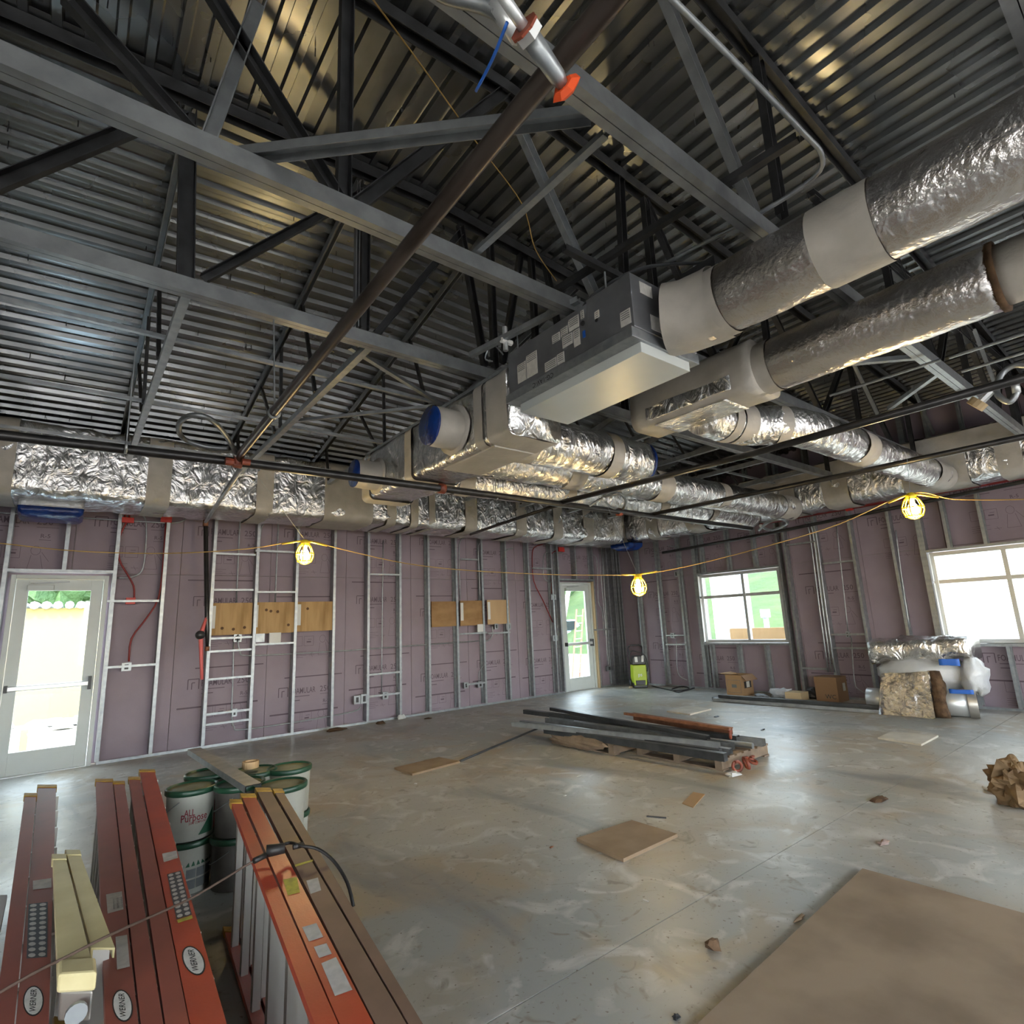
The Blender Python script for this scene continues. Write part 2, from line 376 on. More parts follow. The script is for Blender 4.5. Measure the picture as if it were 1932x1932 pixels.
# steel studs: C sections, one object each
def stud_mesh(h, key, flipped):
    t, w, dp, lip = .004, .043, .15, .014
    pr = [(-w/2, 0), (w/2, 0), (w/2, lip), (w/2-t, lip), (w/2-t, t), (-w/2+t, t), (-w/2+t, dp-t), (w/2-t, dp-t), (w/2-t, dp-lip), (w/2, dp-lip), (w/2, dp), (-w/2, dp)]
    if flipped: pr = [(-a, b) for a, b in pr]
    me = bpy.data.meshes.new('stud'); n = len(pr)
    me.from_pydata([(a, b, z) for z in (0, h) for a, b in pr], [], [(i, (i+1) % n, (i+1) % n+n, i+n) for i in range(n)]+[tuple(range(n)), tuple(range(n, 2*n))])
    me.materials.append(MAT['galv']); return me
_st = {}
def stud(wall, mp, s, z0, z1, rz, flip=False):
    k = (round(z1-z0, 2), flip)
    if k not in _st: _st[k] = stud_mesh(z1-z0, k, flip)
    return inst(_st[k], 'stud', wall, mp(s, z0, 0)-wloc(wall), (0, 0, rz))
for s in (-3.7, -3.09, -2.48, -1.87, -1.26, -.665, .445, 1.02, 1.64, 2.25, 2.86, 3.48, 4.09, 4.70, 5.29, 5.91, 6.53, 7.14, 7.76, 8.44, 8.635, 9.765, 10.26): stud(wN, mN, s, .03, 3.88, 0, s > 4.4)
for s in (-.1, 9.2): stud(wN, mN, s, 2.46, 3.88, 0)
for s in (-4.0, -2.8, -1.6, -.4, .2, .97, .93, 2.88, 2.92, 3.31, 3.92, 4.52, 5.10, 5.24, 7.10, 7.14, 7.54, 8.14, 8.75): stud(wE, mE, s, .03, 4.72, -math.pi/2, s < 6)
for s in (6.94, 6.32, 5.74): stud(wE, mE, s, 2.42, 4.72, -math.pi/2); stud(wE, mE, s, .03, .91, -math.pi/2)
for s in (1.2, 2.1, 2.55): stud(wE, mE, s, 2.39, 4.72, -math.pi/2); stud(wE, mE, s, .03, .90, -math.pi/2)
for dx, dy in ((0, .02), (-.09, .03), (-.17, .05), (-.25, .03)):       # bundle of studs in the room corner
    inst(_st[(3.85, False)], 'stud', wN, V((XB-.03+dx, YA-.04+dy, .03)))
for mp, wall, segs in ((mN, wN, [(X0, -.66), (.44, 8.62), (9.76, XB)]), (mE, wE, [(Y0, YA)])):
    for a, b in segs:
        mb = MB(); wbox(mb, mp, a, b, 0, .004, -.004, .155); wbox(mb, mp, a, b, 0, .035, -.006, -.003); mb.build('floor_track', 'galv', wall)
def header(wall, mp, s0, s1, z, up):
    mb = MB(); wbox(mb, mp, s0-.02, s1+.02, z, z+.004, -.004, .155); wbox(mb, mp, s0-.03, s1+.03, z, z+.035*up, -.006, -.002); mb.build('header_track', 'galv', wall)
header(wN, mN, -.64, .42, 2.43, 1); header(wN, mN, 8.66, 9.74, 2.44, 1)
for o in opE: header(wE, mE, o[0], o[1], o[3], 1); header(wE, mE, o[0], o[1], o[2], -1)

# doors
def door(name, s0, s1, zt, d, swing):
    r = sempty(name, mN((s0+s1)/2, 0, d)); t = .05
    mb = MB(); wbox(mb, mN, s0, s0+t, 0, zt, d-.07, d+.07); wbox(mb, mN, s1-t, s1, 0, zt, d-.07, d+.07); wbox(mb, mN, s0+t, s1-t, zt-t, zt, d-.07, d+.07); mb.build('door_frame', 'white_paint', r, bevel=.004)
    a, b = s0+t+.004, s1-t-.004; zl = zt-t-.004; st = .125
    for (x0, x1, z0, z1, nm) in ((a, a+st, .012, zl, 'stile'), (b-st, b, .012, zl, 'stile'), (a+st, b-st, zl-.14, zl, 'rail'), (a+st, b-st, .012, .275, 'rail')):
        mb = MB(); wbox(mb, mN, x0, x1, z0, z1, d-.03, d+.02); mb.build(nm, 'white_paint', r, bevel=.003)
    mb = MB(); wbox(mb, mN, a+st-.005, b-st+.005, .27, zl-.135, d-.008, d); mb.build('glass_pane', 'glass', r)
    mb = MB(); wbox(mb, mN, a+.04, b-.03, .985, 1.045, d-.115, d-.075); pb = mb.build('panic_bar', 'alum', r, bevel=.008)
    mb = MB(); wbox(mb, mN, b-.06, b-.025, .94, 1.10, d-.12, d-.03); wbox(mb, mN, a+.015, a+.045, .975, 1.055, d-.12, d-.03); mb.build('bar_end', 'dark_plastic', pb)
    mb = MB(); wbox(mb, mN, a+.11, a+.37, zl-.145, zl-.075, d-.10, d-.03); cl = mb.build('door_closer', 'white_paint', r, bevel=.006)
    mb = MB(); mb.bar(mN(a+.14, zl-.055, d-.10), mN(a+.52, zl-.03, d-.07), .03, .012); mb.build('closer_arm', 'galv_dull', cl)
    mb = MB(); wbox(mb, mN, s0+t, s1-t, 0, .012, d-.06, d+.06); mb.build('threshold', 'alum', r)
    return r
door('door_1', -.60, .385, 2.39, .05, 1); door('door_2', 8.70, 9.70, 2.40, .12, 1)
mb = MB(); wbox(mb, mN, 9.705, 9.735, 0, 2.42, -.01, .17); mb.build('jamb_lumber', 'lumber', wN)
# windows
def window(name, s0, s1, z0, z1, smid, zmid):
    d = .10; r = sempty(name, mE((s0+s1)/2, z0, d)); t = .06
    mb = MB()
    for q in ((s0, s1, z0, z0+t), (s0, s1, z1-t, z1), (s0, s0+t, z0+t, z1-t), (s1-t, s1, z0+t, z1-t)): wbox(mb, mE, *q, d-.05, d+.05)
    mb.build('window_frame', 'alum', r, bevel=.003)
    mb = MB(); wbox(mb, mE, smid-.028, smid+.028, z0+t, z1-t, d-.04, d+.04); mb.build('mullion', 'alum', r)
    for a, b in ((s0+t, smid-.028), (smid+.028, s1-t)):
        mb = MB(); wbox(mb, mE, a, b, zmid-.03, zmid+.03, d-.035, d+.035); mb.build('transom', 'alum', r)
        for c, e in ((z0+t, zmid-.03), (zmid+.03, z1-t)):
            mb = MB(); wbox(mb, mE, a, b, c, e, d-.004, d+.004); mb.build('glass_pane', 'glass', r)
    for k, (c, e) in enumerate(((z0, zmid), (zmid, z1))):
        mb = MB(); wbox(mb, mE, s1-.012, s1-.002, c+.02, e-.02, -.02, .05); mb.build('jamb_flashing', 'ext_white', r)
    return r
window('window_1', 5.28, 7.06, .95, 2.38, 6.07, 1.90)
w2 = window('window_2', 1.02, 2.84, .94, 2.35, 1.93, 1.885)
mb = MB(); p = px(1884, 1122, XB+.09); mb.box((p.x-.002, p.y-.055, p.z-.07), (p.x, p.y+.055, p.z+.06)); mb.build('glass_label', 'decal', w2)

# roof deck: ribbed steel sheets
ceil = sempty('ceiling', (0, 0, 5.2))
RIB = [(0, 0), (.045, 0), (.057, .038), (.140, .038)]          # one 152 mm rib seen from below: narrow low flange, wide high flange
def sheet(pts_fn, i0, nrib):
    us = [i0*.1524+k*.1524+a for k in range(nrib) for a, _ in RIB]+[(i0+nrib)*.1524]
    hs = [h for k in range(nrib) for _, h in RIB]+[0]
    mb = MB(); st = pts_fn(); rows = [[f(u, h) for u, h in zip(us, hs)] for f in st]; n = len(us)
    for row in rows: mb.v += [V(p) for p in row]
    mb.f += [[j*n+i, j*n+i+1, (j+1)*n+i+1, (j+1)*n+i] for j in range(len(rows)-1) for i in range(n-1)]
    o = mb.build('deck_sheet', 'deck', ceil); m = o.modifiers.new('gauge', 'SOLIDIFY'); m.thickness = .0015; return o
DK = .088
for i in range(17):
    sheet(lambda: [lambda u, h, y=y: (X0-.05+u, y, zm(X0-.05+u)+DK+h) for y in (Y0-.3, 3.74)], i*6, 6)
for i in range(7):
    sheet(lambda: [lambda u, h, x=x: (x, 3.62+u, zhip(x, 3.62+u)+DK+h) for x in (X0-.2, 2.1, XB+.3)], i*6, 6 if i < 6 else 3)
mb = MB()
for k in range(230):
    x = random.uniform(-1.5, 9); y = random.choice([random.uniform(.4, 3.6), random.uniform(3.9, 8.5), random.uniform(3.9, 8.5)])
    z = (zm(x) if y < 3.7 else zhip(x, y))+DK
    mb.cyl((x, y, z-.035), (x, y, z+.03), .0035, 4)
o = mb.build('deck_screw', 'dark_plastic', ceil); o['kind'] = 'stuff'; o['label'] = 'screw tips poking down through the roof deck'

# ------------------------------------------------------------------ trusses along x
def truss(y, label, webs, x0=X0, x1=XB, top=True):
    t = thing('roof_truss', label, 'truss', (2.1, y, 3.65))
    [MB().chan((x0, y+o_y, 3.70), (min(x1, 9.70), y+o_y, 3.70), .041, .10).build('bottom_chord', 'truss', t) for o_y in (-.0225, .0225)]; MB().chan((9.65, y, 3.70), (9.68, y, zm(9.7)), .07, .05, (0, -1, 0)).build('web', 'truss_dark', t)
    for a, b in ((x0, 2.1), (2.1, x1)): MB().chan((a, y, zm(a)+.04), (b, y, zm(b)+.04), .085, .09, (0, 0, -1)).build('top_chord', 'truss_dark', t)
    for w in webs:
        a, b, wd, m = w[0], w[1], w[2] if len(w) > 2 else .06, w[3] if len(w) > 3 else 'truss_dark'
        a, b = py(*a, y), py(*b, y)
        for q in (a, b): q.z = min(max(q.z, 3.68), zm(q.x)+.05)
        if abs(a.x-b.x) < .06: b.x = a.x
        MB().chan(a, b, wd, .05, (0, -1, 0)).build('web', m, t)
    return t
def auto_webs(y, xs):
    out = []
    for i, (a, b) in enumerate(zip(xs, xs[1:])):
        lo, hi = (3.70, zm(b)) if i % 2 else (zm(a), 3.70)
        out.append((V((a, y, lo)), V((b, y, hi))))
    return out
def add_auto(t, y, xs, m='truss_dark'):
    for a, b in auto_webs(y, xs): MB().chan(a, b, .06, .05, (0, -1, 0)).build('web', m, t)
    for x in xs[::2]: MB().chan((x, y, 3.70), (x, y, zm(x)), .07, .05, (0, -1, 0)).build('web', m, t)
t2 = truss(3.70, 'steel roof truss nearest the ribbed slope over the north wall', [((355, 205), (350, 525), .10), ((385, 525), (720, 345)), ((-20, 352), (345, 205), .085), ((690, 345), (690, 622), .07), ((675, 345), (676, 618), .03, 'truss'), ((712, 628), (868, 440)),
    ((868, 425), (915, 690)), ((924, 450), (932, 692)), ((982, 483), (948, 684)), ((1002, 485), (1014, 690)), ((1028, 493), (1062, 660))])
add_auto(t2, 3.70, [4.6, 5.6, 6.7, 7.8, 8.9])
t1 = truss(2.49, 'steel roof truss passing just behind the grey air handler', [((655, -10), (655, 385), .075), ((392, -22), (648, 390), .07), ((955, 170), (668, 392), .075), ((128, -6), (372, 266), .07), ((393, 264), (490, -2), .065, 'truss'),
    ((978, 236), (1142, 600), .075, 'galv'), ((1167, 312), (1184, 640), .07)])
add_auto(t1, 2.49, [3.6, 4.5, 5.5, 6.6, 7.7, 8.8])
t0 = truss(1.285, 'steel roof truss crossing above the thick foil duct at upper right', [((1252, -10), (1430, 420), .075, 'truss'), ((1414, 15), (1468, 400), .075), ((1745, -8), (1530, 365), .05), ((1800, 12), (1540, 385), .04)])
add_auto(t0, 1.285, [5.2, 6.2, 7.3, 8.4, 9.4], 'truss_dark')
ta = truss(.08, 'steel roof truss at the upper right corner of the photo', [((1792, -5), (1932, 228), .07, 'truss'), ((1878, -5), (1940, 215), .04)])
add_auto(ta, .08, [3.9, 4.9, 6.0, 7.1, 8.2, 9.3])
# jack trusses along y under the hip slope
names = ['leftmost jack truss above the blue taped duct outlet', 'jack truss above the glazed exit door', 'jack truss running beside the long rust-brown sprinkler pipe', 'jack truss just left of the air handler plenum',
         'jack truss above the blue-capped plenum collars', 'jack truss above the three parallel foil branch ducts', 'sixth jack truss counted from the air handler toward the corner', 'jack truss two bays from the room corner', 'jack truss nearest the room corner']
for i, nm in enumerate(names):
    x = -.81+1.222*i + (.02 if i > 1 else 0)
    t = thing('jack_truss', 'light steel '+nm, 'truss', (x, 3.75, 3.65))
    MB().chan((x, 3.76, 3.70), (x, 7.95, 3.70), .055, .06).build('bottom_chord', 'galv' if i != 0 else 'galv_dull', t)
    MB().chan((x-.07, 3.76, zhip(x, 3.76)+.045), (x-.07, 9.2, zhip(x, 9.2)+.045), .05, .08, (0, 0, -1)).build('top_chord', 'truss', t)
    for ya, yb in ((4.9, 5.3), (6.2, 6.8), (7.88, 7.95)):
        MB().bar((x-.03, ya, 3.72), (x-.05, yb, zhip(x, yb)+.03), .03, .03).build('web', 'truss_dark', t)
    MB().bar((x-.03, 6.0, 3.72), (x-.05, 6.0, zhip(x, 6.0)+.03), .03, .03).build('web', 'truss_dark', t)
# bridging, straps and braces
def strip(name, a, b, w, h, m, label, cat='brace', up=(0, 0, 1)):
    return tag(MB().chan(a, b, w, h, up, t=min(.004, w/4)).build(name, m), label, cat)
strip('bridging_channel', (-3, 4.60, 3.76), (9.6, 4.58, 3.76), .035, .03, 'galv', 'long pale bridging channel tied across the jack trusses nearest the camera', 'channel')
strip('bridging_channel', (-3, 6.03, 3.76), (9.6, 6.03, 3.76), .035, .03, 'galv_dull', 'dull bridging channel crossing the jack trusses halfway down the slope', 'channel')
strip('bridging_channel', (-3, 7.5, 3.76), (9.6, 7.5, 3.76), .035, .03, 'galv_dull', 'bridging channel lowest on the slope just above the wall duct', 'channel')
strip('lateral_brace', pz(440, 297, 3.78), pz(1115, 216, 3.78), .075, .05, 'truss', 'grey diagonal brace lying nearly level between two bottom chords', up=(0, 0, -1))
strip('lateral_brace', pz(891, 483, 3.78), pz(1142, 253, 3.78), .04, .03, 'galv', 'thin bright brace crossing in front of the pale web channel')
strip('lateral_brace', pz(660, 655, 3.74), pz(835, 765, 3.74), .04, .03, 'galv', 'short pale strap slanting down toward the plenum')
strip('lateral_brace', pz(545, 795, 3.72), pz(820, 766, 3.72), .035, .03, 'galv_dull', 'pale rod-like strap meeting the top of the plenum')
strip('lateral_brace', pz(1545, 690, 3.74), pz(1750, 672, 3.74), .05, .04, 'galv_dull', 'pale strap level under the second foil duct at right')
strip('lateral_brace', pz(1678, 770, 3.74), pz(1775, 700, 3.74), .05, .04, 'galv', 'short pale diagonal strap between the two right bottom chords')
strip('strut_channel', pz(888, 670, 3.70), pz(1092, 565, 3.70), .041, .041, 'galv_dull', 'slotted strut slanting above the left end of the air handler', 'strut')
strip('strut_channel', (2.50, 2.55, 3.82), (2.62, .9, 3.82), .041, .041, 'truss_dark', 'dark slotted strut running over the air handler away from the truss', 'strut')
strip('strut_channel', (2.2, 2.13, 3.78), (3.5, 2.13, 3.78), .041, .041, 'truss_dark', 'dark slotted trapeze strut holding up the air handler', 'strut')
for i, (a, b) in enumerate((((1565, 746), (1775, 679)), ((1600, 808), (1850, 742)), ((1790, 675), (1932, 630)), ((1815, 702), (1940, 662)))):
    p, q = pz(*a, 3.6), pz(*b, 3.6); p.x = q.x = (p.x+q.x)/2
    tag(MB().cyl(p, q, .013, 6).build('conduit', 'galv'), ['thin conduit highest of those right of the second foil duct', 'thin conduit just above the black pipe at right', 'thin conduit at the right edge above the coiled hose', 'thin conduit crossing behind the coiled hose at right'][i], 'conduit')
for (a, b, y, t) in (((1605, 675), (1656, 782), 2.49, t1), ((1700, 684), (1762, 818), 2.49, t1), ((1838, 622), (1876, 722), 1.285, t0)):
    MB().chan(py(*a, y-.1), py(*b, y-.1), .05, .03, (0, -1, 0)).build('web', 'galv_dull', t)

# ------------------------------------------------------------------ ducts
def smooth(p, n=4):
    p = [V(q) for q in p]; out = []
    for i in range(len(p)-1):
        a, b, c, d = p[max(i-1, 0)], p[i], p[i+1], p[min(i+2, len(p)-1)]
        for k in range(n):
            t = k/n; out.append(.5*((2*b)+(c-a)*t+(2*a-5*b+4*c-d)*t*t+(3*b-a-3*c+d)*t**3))
    return out+[p[-1]]
def rrect(w, h, r, n=5):
    out = []
    for cx, cy, a0 in ((w/2-r, h/2-r, 0), (-w/2+r, h/2-r, 90), (-w/2+r, -h/2+r, 180), (w/2-r, -h/2+r, 270)):
        for k in range(n+1):
            a = math.radians(a0+90*k/n); out.append((cx+r*math.cos(a), cy+r*math.sin(a)))
    m = []
    for i, p in enumerate(out):                                   # subdivide the flats so they can crumple
        q = out[(i+1) % len(out)]; L = math.hypot(q[0]-p[0], q[1]-p[1]); k = max(1, int(L/.12)); m += [(p[0]+(q[0]-p[0])*j/k, p[1]+(q[1]-p[1])*j/k) for j in range(k)]
    return m
def line(a, b, step=.09):
    a, b = V(a), V(b); n = max(2, int((b-a).length/step)); return [a+(b-a)*i/n for i in range(n+1)]
def band(root, prof, a, b, k=1.025, name='tape_band', seed=1, m='tape', lump=.008):
    return MB().ring(line(a, b, .05), k, caps=False, prof=prof, lump=lump, seed=seed, up0=(0, 0, 1)).build(name, m, root, True)
circ = lambda r, n=22: [(r*math.cos(2*math.pi*k/n), r*math.sin(2*math.pi*k/n)) for k in range(n)]

# trunk along the north wall, then along the east wall
t = thing('foil_duct', 'foil wrapped trunk duct running along the top of the north wall', 'duct', (3, 8.42, 3.6))
PA = rrect(.86, .88, .11); ya, za = 8.47, 3.61
MB().ring(line((-3.2, ya, za), (9.55, ya, za), .1), 1.0, prof=PA, lump=.035, seed=3, up0=(0, 0, 1)).build('duct_shell', 'foil', t, True)
for i, (a, b) in enumerate(((-1.2, -.62), (.62, .88), (1.90, 2.12), (2.85, 3.62), (3.86, 4.02), (4.28, 4.42), (4.62, 4.74), (5.35, 5.6), (6.5, 6.75), (7.45, 7.7), (8.3, 8.6))): band(t, PA, (a, ya, za), (b, ya, za), 1.03, seed=i)
ot = MB().ring([(-.27, 8.55, 3.17), (-.27, 8.55, 3.08)], [1, 1], prof=rrect(.60, .60, .05), up0=(0, 1, 0)).build('outlet_collar', 'clear_film', t, True)
MB().ring([(-.27, 8.55, 3.09), (-.27, 8.55, 3.03), (-.27, 8.55, 2.995)], [1.03, 1.0, .9], prof=rrect(.60, .60, .05), lump=.02, up0=(0, 1, 0)).build('plastic_cover', 'blue_film', ot, True)
t = thing('foil_duct', 'foil and mastic covered trunk duct along the top of the east wall', 'duct', (10.15, 4, 3.6))
PB = rrect(.70, .78, .18)
MB().ring(line((10.16, 9.05, 3.60), (10.16, -2.5, 3.64), .1), 1.0, prof=PB, lump=.035, seed=9, up0=(0, 0, 1)).build('duct_shell', 'foil', t, True)
for i, (a, b) in enumerate(((8.7, 8.2), (7.6, 7.3), (6.6, 6.2), (5.6, 5.45), (4.9, 4.35), (3.9, 3.5), (2.75, 1.95), (1.62, 1.35))): band(t, PB, (10.16, a, 3.61), (10.16, b, 3.61), 1.03, seed=20+i)
MB().box((9.79, -2.4, 3.72), (9.815, 6.4, 3.95)).build('mastic_seam', 'tape', t)
MB().ring([(9.95, 8.3, 3.2), (9.95, 8.3, 3.12), (9.95, 8.3, 3.05)], [1, 1, .6], prof=rrect(.5, .55, .06), lump=.05, up0=(0, 1, 0)).build('plastic_cover', 'blue_film', t, True)

# air handler
ac = thing('air_handler', 'galvanised fan coil air handler hung under the trusses', 'air handler', (2.82, 2.52, 3.12))
MB().box((2.53, 2.28, 3.25), (3.16, 3.14, 3.60)).build('cabinet', 'ac_side', ac, bevel=.004)
MB().box((2.515, 1.90, 3.25), (3.16, 2.272, 3.61)).build('control_box', 'ac_side', ac, bevel=.004)
MB().box((2.50, 1.91, 3.185), (3.19, 3.15, 3.252)).build('base_rail', 'galv', ac, bevel=.003)
MB().box((2.60, 1.93, 3.118), (3.10, 3.10, 3.186)).build('drain_pan', 'white_paint', ac, bevel=.003)
for (y0, y1, z0, z1, m) in ((2.93, 3.03, 3.31, 3.46, 'paper'), (2.80, 2.92, 3.31, 3.49, 'paper'), (2.60, 2.72, 3.28, 3.35, 'paper'), (2.52, 2.59, 3.28, 3.36, 'paper'), (2.55, 2.63, 3.46, 3.52, 'paper'), (2.47, 2.54, 3.47, 3.53, 'paper'), (2.43, 2.53, 3.38, 3.46, 'paper'), (2.36, 2.46, 3.47, 3.56, 'paper'), (2.36, 2.42, 3.34, 3.46, 'paper'), (2.31, 2.34, 3.51, 3.57, 'paper'), (2.31, 2.335, 3.37, 3.42, 'blue_label'), (2.165, 2.205, 3.44, 3.49, 'paper'), (1.92, 2.0, 3.28, 3.38, 'paper')):
    xx = 2.53 if y0 > 2.28 else 2.515
    MB().box((xx-.002, y0, z0), (xx-.0003, y1, z1)).build('data_label', m, ac)
    if m == 'paper':
        mb = MB()
        for k in range(4): mb.box((xx-.003, y0+.008, z1-.015-.014*k), (xx-.002, y1-.008, z1-.010-.014*k))
        mb.build('label_print', 'print_grey', ac)
for x0, x1, z0, z1 in ((2.60, 2.72, 3.50, 3.58), (2.68, 2.82, 3.28, 3.38)): MB().box((x0, 1.8975, z0), (x1, 1.8995, z1)).build('data_label', 'paper', ac)
MB().cyl((2.531, 2.325, 3.475), (2.524, 2.325, 3.475), .018, 12).build('knockout', 'dark_plastic', ac)
MB().cyl((2.516, 2.19, 3.425), (2.509, 2.19, 3.425), .012, 12).build('knockout', 'dark_plastic', ac)
mb = MB(); add_text(mb, 'CG-1AV-C', .05, (2.499, 2.72, 3.215), (0, 1, 0), (0, 0, -1), .0005); mb.build('marker_writing', 'ink', ac)
for x, y in ((2.56, 3.05), (3.12, 3.05), (2.56, 2.13), (3.12, 2.13)): MB().cyl((x, y, 3.60), (x, y, 3.82), .006, 6).build('hanger_rod', 'galv', ac)
tag(MB().ring(smooth([(2.60, 2.4, 3.61), (2.62, 2.3, 3.70), (2.75, 2.0, 3.78), (3.0, 1.75, 3.78), (3.1, 1.6, 3.74)]), .012, 8).build('metal_clad_cable', 'steel_dark'), 'dark ribbed metal-clad cable looping over the air handler', 'cable')
tag(MB().box((2.98, 1.60, 3.66), (3.16, 1.84, 3.74)).build('junction_box', 'truss_dark'), 'dark junction box just above the start of the thick round duct', 'box')
mb = thing('valve_cluster', 'small cluster of copper fittings and wires by the strut above the air handler', 'valve', (2.5, 3.18, 3.62))
MB().cyl((2.48, 3.10, 3.60), (2.48, 3.10, 3.80), .02, 8).build('valve_body', 'alum', mb)
MB().cyl((2.44, 3.10, 3.68), (2.54, 3.10, 3.68), .022, 8).build('fitting', 'ext_white', mb)
MB().ring(smooth([(2.5, 3.16, 3.6), (2.47, 3.26, 3.72), (2.44, 3.32, 3.62), (2.46, 3.25, 3.57)]), .006, 6).build('wire', 'galv', mb)

# supply plenum with collars and branches
t = thing('duct_plenum', 'foil wrapped rectangular plenum with blue capped side collars', 'duct', (2.79, 4.4, 3.0))
PP = rrect(.54, .54, .06); pc = lambda y, z=3.235: (2.80, y, z)
MB().ring(line(pc(3.16), pc(5.88), .08), 1.0, prof=PP, lump=.02, seed=5, up0=(0, 0, 1)).build('duct_shell', 'foil', t, True)
for i, (a, b) in enumerate(((3.165, 3.44), (4.72, 4.86), (5.70, 5.9))): band(t, PP, pc(a), pc(b), 1.035, seed=40+i)
band(t, PP, pc(3.50), pc(3.62), 1.03, seed=47); MB().box((2.60, 3.45, 2.945), (3.02, 4.25, 2.966)).build('mastic_patch', 'tape', t, bevel=.008)
MB().bar((2.57, 3.2, 3.525), (2.57, 5.9, 3.525), .03, .03).build('seam_angle', 'galv', t)
for yc, zc, r, x1 in ((3.93, 3.215, .172, 2.28), (5.50, 3.17, .15, 2.26)):
    c = MB().ring([(2.60, yc, zc), (2.50, yc, zc), (x1, yc, zc)], [r*1.12, r*1.04, r], 24, lump=.008).build('round_collar', 'tape', t, True)
    MB().ring([(x1+.004, yc, zc), (x1-.012, yc, zc)], [r*1.02, r*.98], 24, lump=.01).build('plastic_cap', 'blue_film', c, True)
    MB().ring(line((2.53, yc, zc), (2.515, yc, zc)), r*1.35, caps=True, prof=circ(1, 24), lump=.02).build('mastic_patch', 'tape', c, True)
def round_duct(label, path, r, bands, m='foil_fine', lump=.012, seed=1, name='round_duct'):
    t = thing(name, label, 'duct', path[0])
    full = []
    for a, b in zip(path, path[1:]): full += line(a, b, .06)[:-1]
    full.append(V(path[-1])); MB().ring(full, r, 24, lump=lump, seed=seed).build('duct_shell', m, t, True)
    for i, (a, b, mm) in enumerate(bands): MB().ring(line(a, b, .05), r*1.03, 24, caps=False, lump=.006, seed=seed+i).build('tape_band', mm, t, True)
    return t
b1 = round_duct('short fat foil branch duct with open blue rimmed end', [(3.04, 3.84, 3.25), (4.95, 3.84, 3.25)], .235, [((3.05, 3.84, 3.25), (3.3, 3.84, 3.25), 'tape'), ((4.25, 3.84, 3.25), (4.42, 3.84, 3.25), 'tape')], 'foil', seed=11)
MB().ring(line((4.94, 3.84, 3.25), (4.965, 3.84, 3.25)), .238, 24, caps=True).build('plastic_cap', 'blue_film', b1, True)
round_duct('long foil branch duct in the middle of the three, reaching the east trunk', [(3.04, 4.46, 3.22), (9.85, 4.46, 3.30)], .205, [((4.3, 4.46, 3.235), (4.55, 4.46, 3.238), 'tape'), ((5.9, 4.46, 3.253), (6.2, 4.46, 3.257), 'tape'), ((7.4, 4.46, 3.272), (7.6, 4.46, 3.275), 'tape'), ((9.3, 4.46, 3.294), (9.8, 4.46, 3.3), 'tape')], 'foil', seed=12)
round_duct('long foil branch duct nearest the north wall of the three', [(3.04, 5.20, 3.17), (9.85, 5.20, 3.28)], .185, [((3.3, 5.2, 3.175), (3.5, 5.2, 3.178), 'tape'), ((4.9, 5.2, 3.2), (5.1, 5.2, 3.203), 'tape'), ((6.9, 5.2, 3.232), (7.1, 5.2, 3.236), 'tape'), ((8.3, 5.2, 3.255), (8.5, 5.2, 3.258), 'tape')], 'foil', seed=13)
# thick return duct toward the upper right
t = round_duct('thick round foil duct from the air handler to the upper right', [(2.93, 1.66, 3.375), (2.93, -1.6, 3.375)], .205, [((2.93, .93, 3.375), (2.93, .70, 3.375), 'tape'), ((2.93, .98, 3.375), (2.93, .90, 3.375), 'tape')], 'foil_fine', .010, seed=14)
MB().ring([(2.85, 1.895, 3.39), (2.90, 1.78, 3.38), (2.93, 1.62, 3.375), (2.93, 1.55, 3.375)], [1.0, .99, .98, .98], prof=rrect(.44, .42, .17), lump=.008, up0=(0, 0, 1), caps=False).build('transition', 'tape', t, True)
MB().ring(line((2.93, 1.62, 3.375), (2.93, 1.5, 3.375)), .212, 24, caps=False).build('tape_band', 'tape', t, True)
# second duct with tapered box, open rim and elbow
t = round_duct('second round foil duct at right with a frayed brown insulation rim', [(4.18, 1.98, 3.43), (4.18, .50, 3.43)], .205, [((4.18, 2.05, 3.43), (4.18, 1.84, 3.43), 'tape')], 'foil_fine', .010, seed=15)
PQ = rrect(.46, .42, .09)
MB().ring(line((4.18, 3.12, 3.44), (4.18, 1.95, 3.43), .08), 1.0, prof=PQ, lump=.008, seed=6, up0=(0, 0, 1)).build('taper_box', 'tape', t, True)
MB().ring(line((3.952, 2.95, 3.33), (3.952, 2.12, 3.33), .05), 1.0, prof=rrect(.012, .12, .005), lump=.012, up0=(0, 0, 1)).build('foil_patch', 'foil', t, True)
MB().ring(line((4.18, 2.9, 3.225), (4.18, 2.2, 3.225), .05), 1.0, prof=rrect(.36, .012, .005), lump=.006, up0=(0, 0, 1)).build('foil_patch', 'foil', t, True)
MB().ring(line((4.18, .515, 3.43), (4.18, .485, 3.43), .02), .215, 24, lump=.012).build('fibre_rim', 'fibre', t, True)
c = MB().ring(line((4.18, .5, 3.43), (4.18, .27, 3.43), .05), .185, 24, lump=.006).build('round_collar', 'tape', t, True)
MB().ring(line((4.18, .28, 3.43), (4.18, .25, 3.43), .02), .192, 24, lump=.01).build('plastic_cap', 'blue_film', c, True)
pth = smooth([(4.38, 2.66, 3.33), (4.75, 2.64, 3.32), (5.05, 2.55, 3.31), (5.30, 2.38, 3.30), (5.7, 2.27, 3.29), (7.5, 2.25, 3.30), (9.85, 2.25, 3.34)], 5)
t = thing('elbow_duct', 'foil elbow duct curving from the tapered box to the east trunk', 'duct', pth[0])
full = [q for a, b in zip(pth, pth[1:]) for q in line(a, b, .07)[:-1]]
MB().ring(full, .19, 22, lump=.012, seed=17).build('duct_shell', 'foil', t, True)
